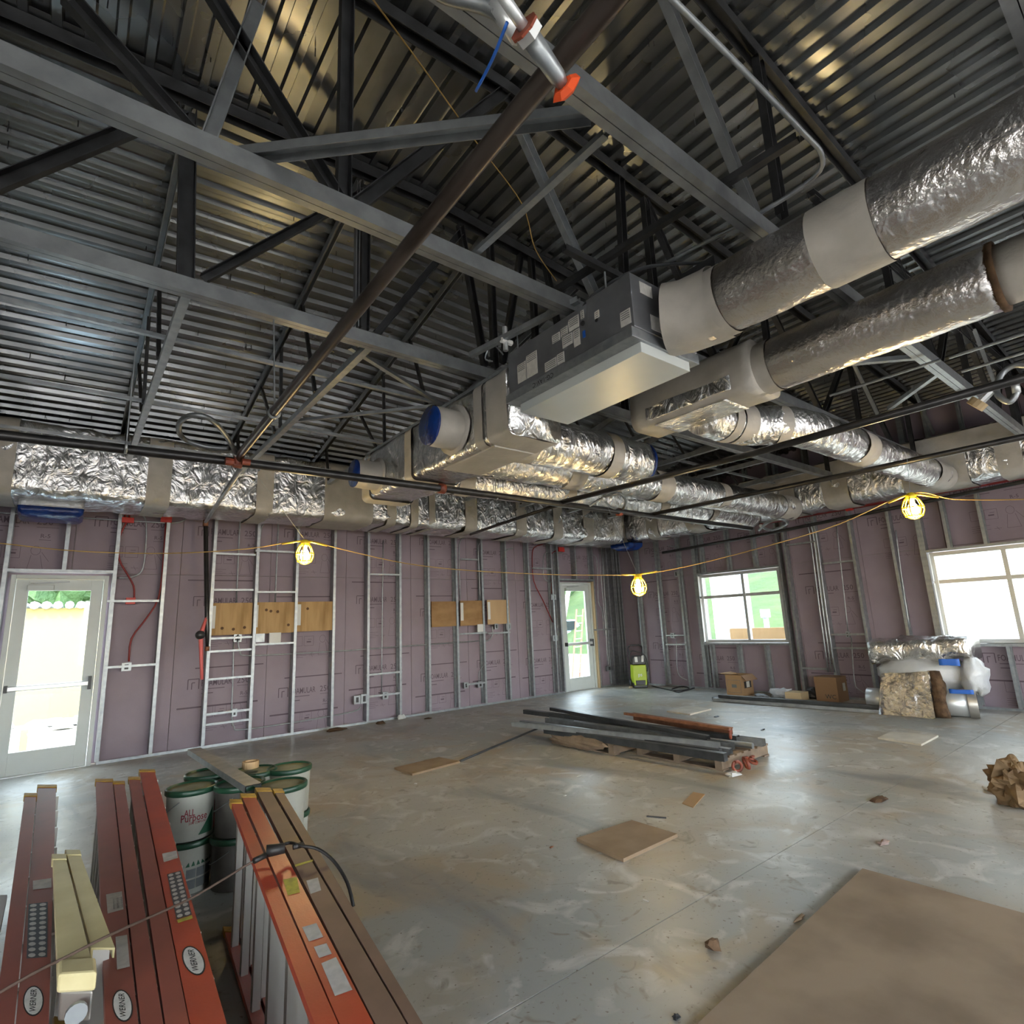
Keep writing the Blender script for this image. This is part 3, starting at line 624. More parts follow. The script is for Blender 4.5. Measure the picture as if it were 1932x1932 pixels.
for f0, f1 in ((.09, .12), (.135, .20), (.30, .335), (.56, .60), (.9, .99)):
    i0, i1 = int(f0*len(full)), int(f1*len(full)); MB().ring(full[i0:i1+1], .197, 22, caps=False, lump=.006).build('tape_band', 'tape', t, True)

# ------------------------------------------------------------------ sprinkler pipes
def pipe(name, label, pts, r, m, cat='pipe', n=10): return tag(MB().ring(pts, r, n).build(name, m, None, True), label, cat)
ZP = 2.90
main = thing('sprinkler_pipe', 'long black sprinkler main crossing the room below the ducts', 'pipe', (1, 4.75, ZP))
a, b = pz(0, 829, ZP), pz(1430, 998, ZP); yv = 4.78
MB().ring([(-3, yv+.05, ZP), (a.x, yv+.04, ZP), (.98, 4.72, ZP), (4.5, 4.70, ZP), (8.75, 4.66, ZP)], .036, 14).build('pipe_run', 'black_pipe', main, True)
for x in (.96, 2.86, 5.55): 
    MB().cyl((x-.03, 4.71, ZP), (x+.03, 4.71, ZP), .052, 14).build('coupling', 'orange_fit', main, True)
for x in (.22, 3.55, 5.95, 7.2):
    h = MB().cyl((x-.008, 4.72, ZP), (x+.008, 4.72, ZP), .046, 14).build('hanger_ring', 'galv', main, True)
    MB().cyl((x, 4.72, ZP+.04), (x, 4.72, 3.66), .005, 6).build('hanger_rod', 'galv', main)
t = thing('sprinkler_pipe', 'rust-brown sprinkler pipe slanting over the room toward the camera', 'pipe', (.95, 4.6, 2.93))
MB().ring([(.975, 4.70, 2.91), (.95, 4.55, 2.93), (.86, .9, 2.93), (.85, -2, 2.93)], .030, 14).build('pipe_run', 'brown_pipe', t, True)
h = MB().cyl((.93, 3.59, 2.93), (.93, 3.57, 2.93), .040, 12).build('hanger_ring', 'galv', t, True); MB().cyl((.93, 3.58, 2.96), (.93, 3.70, 3.66), .005, 6).build('hanger_rod', 'galv', h)
pipe('sprinkler_pipe', 'black branch pipe running from the main toward the right edge', [(4.50, 4.72, 2.92), (4.66, 2.4, 2.92), (4.60, -1.5, 2.92)], .030, 'black_pipe')
pipe('sprinkler_pipe', 'black branch pipe nearest the east windows', [(6.2, 4.70, 2.92), (6.32, 2.4, 2.92), (6.38, -1.5, 2.92)], .028, 'black_pipe')
pipe('sprinkler_pipe', 'thin black pipe stub continuing from the main toward the north wall', [(4.50, 4.72, 2.90), (4.62, 6.0, 2.90), (4.75, 7.0, 2.90)], .022, 'black_pipe')
t = thing('pipe_drop', 'grey pipe reaching to the north wall with a black vertical drop', 'pipe', (1.1, 4.75, 2.88))
e = py(388, 985, 8.75)
MB().ring([(1.0, 4.76, 2.87), e], .022, 10).build('pipe_run', 'galv_dull', t, True)
MB().ring([e, py(391, 1190, 8.75), py(391, 1222, 8.75)], [.03, .03, .02], 10).build('drop', 'black_pipe', t, True)
MB().ring([e+V((0, 0, .03)), e-V((0, 0, .06))], .036, 10).build('elbow', 'rust', t, True)
q = py(391, 1224, 8.75); MB().cyl(q+V((0, 0, .03)), q-V((0, 0, .03)), .03, 10).build('outlet', 'rust', t, True)
q = py(380, 1255, 8.73); mb = MB(); a1 = py(390, 1165, 8.74); mb.ring([a1, a1+(q-a1)*.35+V((-.05, 0, 0)), q+V((.0, 0, .0)), py(381, 1282, 8.73)], [.02, .03, .022, .02], 6); tag(mb.build('marking_ribbon', 'pink', None, True), 'pink plastic ribbon hanging beside the plywood backing', 'ribbon')
q = py(378, 1198, 8.73); mb = MB(); mb.ring([q+V((0, -.03, 0)), q+V((0, .02, 0)), q+V((0, .06, 0))], [.055, .062, .03], 16); tag(mb.build('gauge', 'dark_plastic', None, True), 'round black gauge beside the pink ribbon', 'gauge')
t = thing('sprinkler_pipe', 'black sprinkler pipe hugging the top of the east wall', 'pipe', (10.35, 5.3, 3.0))
MB().ring([(10.3, 7.6, 2.93), (10.3, 5.26, 2.99), (10.3, 1.46, 3.16), (10.3, -1, 3.27)], .03, 10).build('pipe_run', 'black_pipe', t, True)
t = thing('sprinkler_pipe', 'dark red fire pipe high on the east wall', 'pipe', (10.5, 4.8, 3.22))
MB().ring([(10.5, 5.4, 3.24), (10.5, 1.5, 3.26), (10.5, -1, 3.26)], .035, 10).build('pipe_run', 'red_conduit', t, True)
q = px(1602, 958, 10.48); MB().cyl(q-V((0, .05, 0)), q+V((0, .05, 0)), .055, 10).build('valve', 'red_box', t)
pipe('conduit', 'pale conduit running above the red fire pipe on the east wall', [px(1310, 1010, 10.2), px(1600, 950, 10.2), px(1932, 885, 10.2), px(2100, 852, 10.2)], .016, 'galv', 'conduit', 6)
# flexible sprinkler hoses
def hose(label, pts, r, m='steel_grey', cap=None):
    t = thing('sprinkler_hose', label, 'hose', pts[0]); sp = smooth(pts, 8)
    full = [q for a, b in zip(sp, sp[1:]) for q in line(a, b, .012)[:-1]]
    MB().ring(full, [r*(1+.10*(i % 2)) for i in range(len(full))], 8).build('braided_hose', m, t, True)
    a, b = V(pts[-2]), V(pts[-1]); d = (b-a).normalized()
    MB().cyl(b-d*.10, b, r*1.25, 8).build('end_fitting', 'alum', t, True)
    if cap: MB().ring([b, b+d*.03, b+d*.055], [r*1.5, r*2.0, r*1.4], 7, lump=.02).build('plastic_cap', cap, t)
    return t
hose('braided sprinkler hose looped beside the pipe junction at left', [pz(430, 846, 2.98), pz(385, 842, 2.99), pz(345, 826, 3.02), pz(338, 800, 3.03), pz(360, 784, 3.03), pz(395, 790, 3.02), pz(425, 820, 3.0), pz(452, 866, 2.93)], .018)
mb = thing('pipe_fitting', 'cluster of copper coloured fittings on the black main at left', 'fitting', (.98, 4.66, 2.88))
for px_, r in (((432, 872), .03), ((447, 876), .032), ((463, 873), .026)): q = pz(*px_, 2.88); MB().ring([q+V((-.03, -.02, 0)), q+V((.03, -.02, 0))], r, 8).build('nut', 'orange_fit', mb)
hose('braided sprinkler hose with an orange capped head at the top', [pz(790, -40, 3.05), pz(840, -8, 3.03), pz(900, 8, 3.0), pz(935, 22, 2.97), pz(962, 48, 2.93), pz(978, 70, 2.9)], .017)
t = thing('sprinkler_drop', 'steel sprinkler drop with orange cap pointing down beside the brown pipe', 'sprinkler', pz(945, -10, 2.86))
a, b = pz(940, -20, 2.86), pz(1062, 160, 2.80); d = b-a
MB().ring([a, a+d*.45], .014, 8).build('pipe_run', 'alum', t, True); MB().cyl(a+d*.38, a+d*.47, .034, 6).build('hex_nut', 'alum', t)
MB().ring([a+d*.45, a+d*.9, b], [.024, .021, .014], 8).build('reducer', 'galv', t, True); MB().cyl(a+d*.36, a+d*.385, .036, 8).build('collar', 'orange_fit', t)
MB().ring([b, b+d*.05, b+d*.09], [.020, .034, .016], 7, lump=.03).build('plastic_cap', 'orange_plastic', t)
tag(MB().ring(smooth([pz(957, 42, 2.84), pz(930, 110, 2.84), pz(898, 172, 2.84)]), [.004]*9, 6).build('cable_tie', 'blue_label', None, True), 'bright blue cable tie hanging from the sprinkler drop', 'cable tie')
hose('pale sprinkler hose coiled above the right black branch pipe', [px(1935, 690, 5.6), px(1912, 690, 5.6), px(1890, 706, 5.6), px(1880, 730, 5.55), px(1885, 748, 5.5), px(1905, 758, 5.5), px(1918, 740, 5.5), px(1914, 718, 5.5)], .021, 'galv')
t = thing('sprinkler_drop', 'stubby sprinkler head at right below its coiled hose', 'sprinkler', px(1850, 755, 5.5))
MB().cyl(px(1870, 738, 5.5), px(1850, 758, 5.5), .03, 8).build('nipple', 'alum', t); MB().cyl(px(1850, 756, 5.5), px(1838, 768, 5.5), .065, 12).build('head_cover', 'lumber', t)
hose('small sprinkler hose coiled below the middle of the black main', [pz(1112, 955, 2.87), pz(1135, 940, 2.95), pz(1165, 930, 2.97), pz(1180, 945, 2.95), pz(1172, 962, 2.93), pz(1150, 955, 2.92), pz(1138, 940, 2.94)], .014)
hose('sprinkler hose coiled at the far end of the black main', [pz(1432, 1000, 2.88), pz(1450, 985, 2.94), pz(1475, 980, 2.95), pz(1485, 988, 2.93), pz(1455, 1000, 2.9), pz(1435, 992, 2.92)], .022)
pipe('cable', 'thin hanging wire drooping from the trusses at top centre', smooth([pz(660, -60, 3.95), py(800, 130, 2.3), py(900, 270, 2.6), py(985, 385, 2.9), py(1010, 470, 3.1), py(1050, 530, 3.3)], 5), .0045, 'cord_tan', 'wire', 5)
pipe('conduit', 'bare conduit bending above the thick foil duct', smooth([pz(1150, -120, 3.80), pz(1270, 0, 3.80), pz(1400, 130, 3.80), pz(1515, 250, 3.80), pz(1550, 292, 3.80), pz(1535, 335, 3.80), pz(1430, 404, 3.80), pz(1250, 500, 3.80)], 4), .013, 'galv', 'conduit', 8)

# ------------------------------------------------------------------ string of caged work lights
def work_light(p, label, s=1.0):
    t = thing('work_light', label, 'lamp', p, 'caged bulbs on the temporary light string')
    R = .082*s; zc = -.02*s
    MB().lathe(p+V((0, 0, .07*s)), [(.02*s, 0), (.042*s, .0), (.045*s, .035*s), (.025*s, .06*s)], 12).build('socket', 'yellow_cage', t, True)
    bb = MB().lathe(p+V((0, 0, zc)), [(.006, -.062*s), (.03*s, -.055*s), (.044*s, -.03*s), (.046*s, -.005*s), (.035*s, .03*s), (.02*s, .055*s), (.018*s, .085*s)], 14).build('bulb', 'bulb', t, True)
    prof = [(.045, .08), (.066, .05), (.085, .0), (.085, -.04), (.066, -.085), (.03, -.105), (.0, -.112)]
    for k in range(6):
        a = k*math.pi/3; MB().ring([p+V((r*s*math.cos(a), r*s*math.sin(a), z*s)) for r, z in prof], .0065*s, 5).build('cage_wire', 'yellow_cage', t, True)
    for r, z in ((.085, -.01), (.066, -.085)):
        MB().ring([p+V((r*s*math.cos(a), r*s*math.sin(a), z*s)) for a in [i*math.pi/8 for i in range(17)]], .006*s, 5, caps=False).build('cage_ring', 'yellow_cage', t, True)
    l = bpy.data.lights.new('bulb_light', 'POINT'); l.energy = 2.0; l.color = (1, .72, .38); l.shadow_soft_size = .1
    lo = bpy.data.objects.new('bulb_light', l); C.objects.link(lo); lo.parent = t; lo.location = (0, 0, -.18*s)
    return p+V((0, 0, .125*s))
tops = [work_light(py(575, 1043, 5.6), 'glowing yellow caged bulb at left beside the first plywood backing', 1.0),
        work_light(py(1205, 1105, 4.1), 'glowing yellow caged bulb in front of the far room corner', 1.0),
        work_light(px(1722, 956, 6.0), 'glowing yellow caged bulb hanging above the window at right', 1.0)]
pts = [py(-200, 1005, 6.2), py(0, 1025, 6.1), py(150, 1040, 6.0), py(320, 1044, 5.9), py(470, 1035, 5.7), tops[0], py(640, 1035, 5.5), py(760, 1062, 5.2), py(880, 1076, 4.9), py(1040, 1084, 4.5), py(1150, 1085, 4.2), tops[1],
       py(1290, 1070, 3.7), px(1430, 1035, 5.1), px(1580, 990, 5.5), tops[2], px(1800, 942, 6.0), px(1932, 942, 5.9), px(2100, 930, 5.8)]
cd = thing('light_cord', 'yellow extension cord strung across the room between the caged bulbs', 'cord', tops[0])
MB().ring(smooth(pts, 5), .005, 6).build('cord', 'cord_tan', cd, True)
for q, a in ((tops[0], pts[4]), (tops[0], pts[6]), (tops[1], pts[10]), (tops[1], pts[12]), (tops[2], pts[14]), (tops[2], pts[16])):
    d = (a-q).normalized(); MB().ring([q, q+d*.22], .010, 6).build('cord_sleeve', 'yellow_cord', cd, True)
for q, tp in ((tops[0], pz(489, 902, 2.9)), (tops[1], V((tops[1].x, tops[1].y+.4, 2.95))), (tops[2], V((tops[2].x+.1, tops[2].y, 2.9)))):
    MB().ring([q, tp], .002, 4).build('tie_wire', 'galv_dull', cd)

# ------------------------------------------------------------------ wall fittings
def plate(mb, f, x0, y0, x1, y1, nrm, t):                       # thin box between two pixels on a wall
    a, b = f(x0, y0), f(x1, y1); lo = [min(p, q) for p, q in zip(a, b)]; hi = [max(p, q) for p, q in zip(a, b)]
    if nrm == 'N': lo[1] -= t
    else: lo[0] -= t
    return mb.box(lo, hi)
def conduit(label, pts, f, r=.011, m='galv', boxes=(), n=2):
    P = smooth([f(*p) for p in pts], 3); t = thing('conduit', label, 'conduit', P[0])
    MB().ring(P, r, 7).build('tube', m, t, True)
    nr = 'N' if abs(f(500, 1200).y-YA) < .4 else 'E'
    for (x, y, w, h, mm) in boxes:
        b = plate(MB(), f, x-w/2, y-h/2, x+w/2, y+h/2, nr, .05).build('outlet_box', mm, t)
        if mm != 'red_box': plate(MB(), (lambda a, c: f(a, c)-V((0, .05, 0))) if nr == 'N' else (lambda a, c: f(a, c)-V((.05, 0, 0))), x-w*.2, y-h*.32, x+w*.2, y+h*.32, nr, .002).build('opening', 'dark_plastic', b)
    return t
n6 = wallN(.06); n3 = wallN(.035); e6 = wallE(.06)
conduit('dark red conduit dropping beside the left exit door frame', [(240, 984), (231, 1000), (224, 1022), (225, 1056), (240, 1083), (252, 1106), (253, 1130)], n3, .012, 'red_conduit', [(241, 982, 22, 11, 'red_box'), (246, 1134, 17, 12, 'red_box')])
conduit('dark red conduit bending down to the low box right of the exit door', [(313, 985), (308, 1060), (299, 1128), (275, 1168), (248, 1205), (243, 1248)], n3, .012, 'red_conduit', [(313, 981, 20, 12, 'red_box'), (238, 1258, 17, 14, 'galv')])
for x0, lab in ((236, 'pair of short red conduits above the left red box'), (309, 'pair of short red conduits above the right red box')):
    t = thing('conduit', lab, 'conduit', n3(x0, 975))
    for dx in (0, 8): MB().ring([n3(x0+dx, 950), n3(x0+dx, 978)], .012, 7).build('tube', 'red_conduit', t, True)
conduit('grey conduit curling to a cut end beside the left red conduit', [(240, 960), (265, 968), (276, 990), (272, 1060), (262, 1083), (240, 1090), (222, 1090)], n6)
conduit('level grey conduit across the wall above the left exit door', [(-20, 966), (120, 975), (300, 986), (335, 986), (352, 978), (372, 962)], n3, .010)
conduit('upright conduit ending at the first plywood piece from the left', [(456, 960), (452, 1000), (446, 1137)], n6)
conduit('upright conduit with a hooked top left of the middle plywood piece', [(505, 984), (496, 990), (492, 1005), (488, 1060), (487, 1136)], n6, .009)
conduit('upright conduit ending at the middle plywood piece of the left backing', [(526, 975), (523, 1040), (519, 1137)], n6)
conduit('conduit dropping from the outlet boxes to a low box and along the floor', [(441, 1210), (439, 1290), (437, 1352), (442, 1372), (455, 1377), (560, 1362), (665, 1343), (680, 1333)], n3, .010, 'galv', [(441, 1344, 9, 13, 'galv')])
conduit('conduit bending from the outlet box under the left plywood along the wall', [(449, 1209), (453, 1230), (466, 1237), (560, 1233), (660, 1227), (780, 1218), (905, 1209)], n3, .010, 'galv', [(444, 1204, 8, 14, 'galv'), (450, 1204, 8, 14, 'galv')])
conduit('upright conduit between the two plywood backings', [(723, 1020), (721, 1170), (720, 1308)], n6, .010, 'galv', [(725, 1312, 10, 12, 'galv'), (672, 1320, 12, 14, 'galv_dull'), (685, 1318, 12, 16, 'galv')])
conduit('upright conduit with hooked top above the first right-hand plywood piece', [(874, 1014), (868, 1022), (866, 1040), (868, 1132)], n6)
conduit('upright conduit above the dark middle plywood piece', [(917, 1006), (903, 1030), (904, 1080), (906, 1133)], n6, .013)
conduit('upright conduit with hooked top above the palest plywood piece', [(968, 1034), (958, 1037), (954, 1050), (956, 1132)], n6)
conduit('kinked conduit under the dark plywood leading to a low outlet box', [(913, 1196), (914, 1248), (904, 1268), (904, 1286)], n6, .010, 'galv', [(904, 1291, 9, 10, 'galv'), (877, 1293, 8, 10, 'galv_dull')])
conduit('short curved conduit under the palest plywood piece', [(929, 1182), (929, 1198), (922, 1208), (914, 1210)], n6, .010, 'galv', [(934, 1182, 7, 10, 'galv'), (957, 1182, 9, 12, 'galv')])
conduit('dark red conduit slanting toward the far exit door', [(1024, 1027), (1008, 1033), (1004, 1050), (1007, 1096), (1024, 1132), (1043, 1174)], n6, .012, 'red_conduit')
conduit('upright red conduit beside the far exit door', [(1055, 1038), (1042, 1043), (1040, 1060), (1041, 1120)], n6, .012, 'red_conduit', [(1057, 1037, 11, 9, 'red_box')])
conduit('looping grey conduit left of the far exit door', [(1060, 1043), (1034, 1042), (1026, 1050), (1025, 1080), (1030, 1095), (1040, 1098)], n6, .010, 'galv', [(1042, 1127, 10, 10, 'galv'), (1045, 1204, 9, 10, 'galv')])
conduit('bent grey conduit just right of the far exit door', [(1118, 1046), (1125, 1052), (1127, 1075), (1129, 1135), (1136, 1152), (1140, 1200)], n6, .010)
conduit('tall straight conduit right of the far exit door', [(1130, 1036), (1140, 1160), (1152, 1294)], n6, .010)
conduit('tall conduit ending at a low box near the room corner', [(1137, 1036), (1142, 1150), (1146, 1255)], n6, .010, 'galv', [(1147, 1261, 9, 8, 'galv')])
t = tag(plate(MB(), wallN(.01), 508, 1194, 529, 1212, 'N', .02).build('cover_plate', 'ext_white'), 'white square cover plate under the middle left plywood piece', 'plate')
t = tag(plate(MB(), wallN(.01), 900, 1178, 911, 1192, 'N', .02).build('cover_plate', 'ext_white'), 'pale cover plate under the dark plywood piece', 'plate')
t = tag(plate(MB(), wallN(.02), 482, 1196, 498, 1211, 'N', .03).build('outlet_box', 'galv'), 'metal outlet box between the studs below the left plywood', 'box')
# east wall conduits
conduit('hooked conduit dropping to a box near the corner on the east wall', [(1262, 1030), (1272, 1032), (1277, 1042), (1281, 1078)], e6, .010, 'galv', [(1278, 1083, 7, 10, 'galv')])
conduit('conduit pair base curling at the floor near the corner', [(1276, 1205), (1277, 1255), (1282, 1275), (1296, 1283)], e6, .009, 'galv', [(1271, 1199, 8, 9, 'galv')])
for i, dx in enumerate((0, 6, 12)):
    conduit(['leftmost of three parallel conduits between the two windows', 'middle of three parallel conduits between the two windows', 'rightmost of three parallel conduits between the two windows'][i], [(1518+dx, 985), (1527+dx, 1003), (1545+dx, 1140), (1563+dx, 1268)], wallE(.0), .014)
conduit('conduit feeding the outlet box left of the foil pile', [(1578, 990), (1590, 1100), (1600, 1192)], e6, .009, 'galv', [(1601, 1197, 8, 11, 'galv')])
conduit('conduit from the outlet box curving to the floor behind the foil pile', [(1606, 1203), (1612, 1285), (1622, 1302), (1640, 1310)], e6, .009)
conduit('upright conduit just left of the right-hand window', [(1690, 1000), (1700, 1080), (1718, 1196)], e6, .010)
# cross channels between studs
def noggin(wall, f, a, b):
    p, q = f(*a), f(*b); q.z = (p.z+q.z)/2; p.z = q.z
    MB().chan(p, q, .035, .03, (0, 0, 1)).build('cross_channel', 'galv', wall)
for a, b in (((402, 1045), (482, 1046)), ((482, 1040), (555, 1041)), ((400, 1113), (478, 1113)), ((484, 1117), (557, 1117)), ((395, 1206), (475, 1201)), ((392, 1230), (474, 1225)), ((391, 1282), (473, 1276)), ((388, 1346), (470, 1341)), ((388, 1367), (470, 1358)),
             ((479, 1216), (556, 1213)), ((694, 1083), (757, 1085)), ((692, 1274), (758, 1267)), ((694, 1314), (755, 1308)), ((868, 1196), (918, 1194)), ((880, 1291), (918, 1288)), ((202, 1135), (300, 1133)), ((198, 1260), (296, 1253)), ((922, 1195), (962, 1193)), ((870, 1055), (902, 1056)), ((1005, 1072), (1040, 1073)), ((1122, 1188), (1160, 1187))): noggin(wN, wallN(.0), a, b)
for a, b in (((1257, 1199), (1292, 1199)), ((1257, 1216), (1293, 1216)), ((1569, 1197), (1633, 1197)), ((1572, 1223), (1634, 1223)), ((1512, 1260), (1560, 1263)), ((1484, 1028), (1540, 1022)), ((1552, 1063), (1612, 1058))): noggin(wE, wallE(.0), a, b)
# plywood backing pieces
pw = [((398, 1138), (474, 1196), 'ply', 'knotty plywood backing piece leftmost on the north wall'), ((479, 1136.5), (557, 1193), 'ply', 'plywood backing piece with four dark knots, middle of the left row'), ((560, 1135.5), (628, 1189), 'ply', 'smooth tan plywood backing piece right end of the left row'),
      ((814, 1135), (864, 1181), 'ply_dark', 'reddish plywood backing piece left end of the right-hand row'), ((868, 1133.5), (915, 1179), 'ply_dark', 'dark wavy-grained plywood backing piece middle of the right-hand row'), ((919, 1132), (962, 1176.5), 'ply_light', 'palest plywood backing piece right end of the right-hand row')]
for k, (a, b, m, lab) in enumerate(pw):
    f = wallN(.02); p, q = f(*a), f(*b); z0, z1 = q.z, p.z
    t = thing('plywood_backing', lab, 'plywood', V(((p.x+q.x)/2, p.y, z0)), 'plywood backing between wall studs')
    MB().box((p.x, p.y, z0), (q.x, p.y+.018, z1)).build('sheet', m, t)
    if k != 3: MB().box((p.x+.005, p.y-.004, z0+.10), (p.x+.07, p.y-.0005, z1-.04)).build('tape_strip', 'ext_white', t)
    for i in range((3, 4, 1, 0, 0, 0)[k]):
        x = p.x+(.22, .42, .62, .30)[i]*1.0*(q.x-p.x)/.75*1.0; z = z0+(.10, .08, .10, .3)[i] if k == 0 else z0+(.36, .33, .12, .34)[i]
        MB().ring([V((x, p.y-.002, z)), V((x, p.y, z))], .022, 10).build('knot', 'knot', t)

# ------------------------------------------------------------------ ladders lying on their sides
def ladder(label, far, near, zf, zn, m, cap='yellow_cap', ext=.55, steps=9, stickers=(), bot=True, nearcap=False):
    """far / near: pixel edges of each rail on the upper side [(x0, x1, y), ...]; first rail is listed left to right."""
    rails = []
    for (a, b, y), (c, d, yy) in zip(far, near):
        A, B, Cn, D = pz(a, y, zf), pz(b, y, zf), pz(c, yy, zn), pz(d, yy, zn); k = ext/max((Cn-A).length, .1)
        Cn, D = Cn+(Cn-A)*k, D+(D-B)*k; rails.append((A, B, Cn, D))
    A0, B0 = rails[0][0], rails[-1][1]; t = thing('stepladder', label, 'ladder', V(((A0.x+B0.x)/2, (A0.y+B0.y)/2, 0)))
    obs = []
    for i, (A, B, Cn, D) in enumerate(rails):
        dn = V((0, 0, -.028)); mm = m[i % len(m)]
        def rail_mesh(A, B, Cn, D, dn, nm):
            mb = MB(); tk = dn*.22; w = .007
            sx = (B-A).normalized()*w; sx2 = (D-Cn).normalized()*w
            prof0 = [A, B, B+dn, B+dn-sx, B+tk-sx, A+tk+sx, A+dn+sx, A+dn]; prof1 = [Cn, D, D+dn, D+dn-sx2, D+tk-sx2, Cn+tk+sx2, Cn+dn+sx2, Cn+dn]
            n = 8; mb.add(prof0+prof1, [(j, (j+1) % n, (j+1) % n+n, j+n) for j in range(n)]+[tuple(range(n)), tuple(range(n, 2*n))])
            return mb.build(nm, mm, t)
        obs.append(rail_mesh(A, B, Cn, D, dn, 'side_rail'))
        lo = [V((p.x, p.y, .03 if j < 2 else .03+(zn*.10))) for j, p in enumerate((A, B, Cn, D))]
        rail_mesh(lo[0], lo[1], lo[2], lo[3], V((0, 0, -.028)), 'side_rail')
        if cap:
            for (P, Q, d, z) in ((A, B, Cn-A, A.z), (lo[0], lo[1], lo[2]-lo[0], .03)):
                d = d.normalized(); e = (Q-P).normalized()*.006
                MB().poly([P-e-d*.012+V((0, 0, .004)), Q+e-d*.012+V((0, 0, .004)), Q+e+d*.055+V((0, 0, .004)), P-e+d*.055+V((0, 0, .004))], (0, 0, -.034)).build('foot_shoe', cap, t, bevel=.003)
        wide = i in (0, len(rails)-1) or True
        L = (Cn-A).length; ns = int(L/.305)
        for k in range(ns):
            f = (k+.7)*.305/L; p = A+(Cn-A)*f; q = B+(D-B)*f; c = (p+q)/2; zt = c.z-.02; zb = .03+.02*f
            if i % 2 == 0: MB().bar((c.x, c.y, zb), (c.x, c.y, zt), (q-p).length*.5, .028, (0, 1, 0)).build('rung', 'lad_alu', t)
            else: MB().bar((c.x, c.y, zb), (c.x, c.y, zt), (q-p).length*.92, .024, (0, 1, 0)).build('step', 'lad_alu', t)
    def on(ri, q):
        A, B, Cn, D = rails[ri]; nn = (B-A).cross(Cn-A).normalized(); d = ray(*q); return CAM+d*((A-CAM).dot(nn)/d.dot(nn))
    for (ri, kind, quad) in stickers:
        A, B, Cn, D = rails[ri]; dr = ((Cn+D)/2-(A+B)/2).normalized(); sd = (B-A).normalized(); up = sd.cross(dr); up = up if up.z > 0 else -up
        if kind == 'logo':
            c = on(ri, quad[0])+up*.0012; a, b = quad[1]
            el = lambda ka, kb, off: [c+up*off+dr*(a*ka*math.cos(2*math.pi*k/24))+sd*(b*kb*math.sin(2*math.pi*k/24)) for k in range(24)]
            lg = MB().add(el(1.08, 1.12, 0), [tuple(range(24))]).build('maker_badge', 'ink', obs[ri]); MB().add(el(.98, .98, .0006), [tuple(range(24))]).build('badge_face', 'paper', obs[ri])
            MB().add(el(.86, .72, .0009), [tuple(range(24))]).build('badge_ring', 'ink', obs[ri]) if False else None
            mb = MB(); add_text(mb, 'WERNER', b*.95, c+up*.0015, -dr, sd if (-dr).cross(sd).z > 0 else -sd, .003, a*1.6); mb.build('badge_lettering', 'ink', obs[ri])
        else:
            P = [on(ri, q)+up*.0012 for q in quad]; s_ = MB().add(P, [(0, 1, 2, 3)]).build('safety_label', kind, obs[ri])
            if kind == 'sticker_dark':
                mb = MB()
                for r in range(11):
                    for cc in (.25, .75):
                        f = (r+.5)/11; a0 = P[0]+(P[3]-P[0])*f; b0 = P[1]+(P[2]-P[1])*f; c = a0+(b0-a0)*cc+up*.0006; e1 = (b0-a0)*.19; e2 = (P[3]-P[0])/11*.36
                        mb.add([c+e1*math.cos(2*math.pi*k/8)+e2*math.sin(2*math.pi*k/8) for k in range(8)], [tuple(range(8))])
                mb.build('label_icons', 'sticker', s_)
    return t
ladder('dusty orange fibreglass stepladder with round badge, farthest left on the floor', [(47, 69, 1498), (72, 106, 1482)], [(-12, 27, 1932), (30, 92, 1932)], .65, .50, ['lad_dull', 'lad_dull'],
       stickers=[(1, 'sticker', [(62, 1662), (97, 1657), (97, 1675), (62, 1679)]), (1, 'sticker_dark', [(54, 1706), (90, 1702), (89, 1806), (50, 1809)]), (1, 'logo', ((63, 1888), (.075, .032)))])
ladder('orange stepladder with torn white label between the cream ladder and the brightest ladder', [(181, 212, 1471), (214, 234, 1475)], [(199, 261, 1932), (266, 308, 1932)], .65, .50, ['lad_dull', 'lad_dull'],
       stickers=[(0, 'sticker', [(200, 1688), (230, 1682), (233, 1716), (203, 1724)]), (0, 'sticker_dark', [(213, 1696), (230, 1692), (232, 1712), (214, 1716)]), (0, 'sticker', [(218, 1768), (240, 1764), (245, 1824), (221, 1830)]), (0, 'logo', ((231, 1897), (.075, .030)))])
ladder('bright orange stepladder with oval badge beside the joint compound pails', [(243, 263, 1467), (263, 291, 1453)], [(312, 357, 1932), (359, 428, 1932)], .65, .50, ['lad_dull', 'lad_orange'],
       stickers=[(1, 'sticker', [(306, 1611), (333, 1605), (336, 1619), (309, 1627)]), (1, 'sticker_dark', [(315, 1650), (341, 1643), (362, 1726), (333, 1735)]), (1, 'sticker_yellow', [(334, 1736), (362, 1727), (364, 1733), (336, 1742)]), (1, 'logo', ((365, 1812), (.085, .036)))])
ladder('orange stepladder strapped with black cable, nearest the open floor', [(435, 454, 1510), (455, 480, 1499)], [(594, 638, 1932), (641, 705, 1932)], .65, .50, ['lad_orange', 'lad_orange'],
       stickers=[(1, 'sticker_yellow', [(534, 1660), (560, 1655), (566, 1684), (543, 1690)]), (1, 'sticker', [(570, 1750), (597, 1742), (610, 1768), (583, 1777)]), (1, 'sticker', [(592, 1787), (616, 1780), (626, 1800), (602, 1808)]), (1, 'sticker', [(606, 1818), (634, 1806), (665, 1868), (632, 1880)])])
ladder('dusty tan stepladder strapped against the orange one', [(483, 509, 1488), (516, 532, 1490)], [(709, 767, 1932), (772, 798, 1932)], .65, .50, ['lad_tan', 'lad_tan'],
       stickers=[(0, 'sticker_yellow', [(556, 1632), (590, 1622), (591, 1625), (557, 1636)]), (0, 'sticker', [(578, 1662), (600, 1656), (606, 1680), (586, 1687)])])
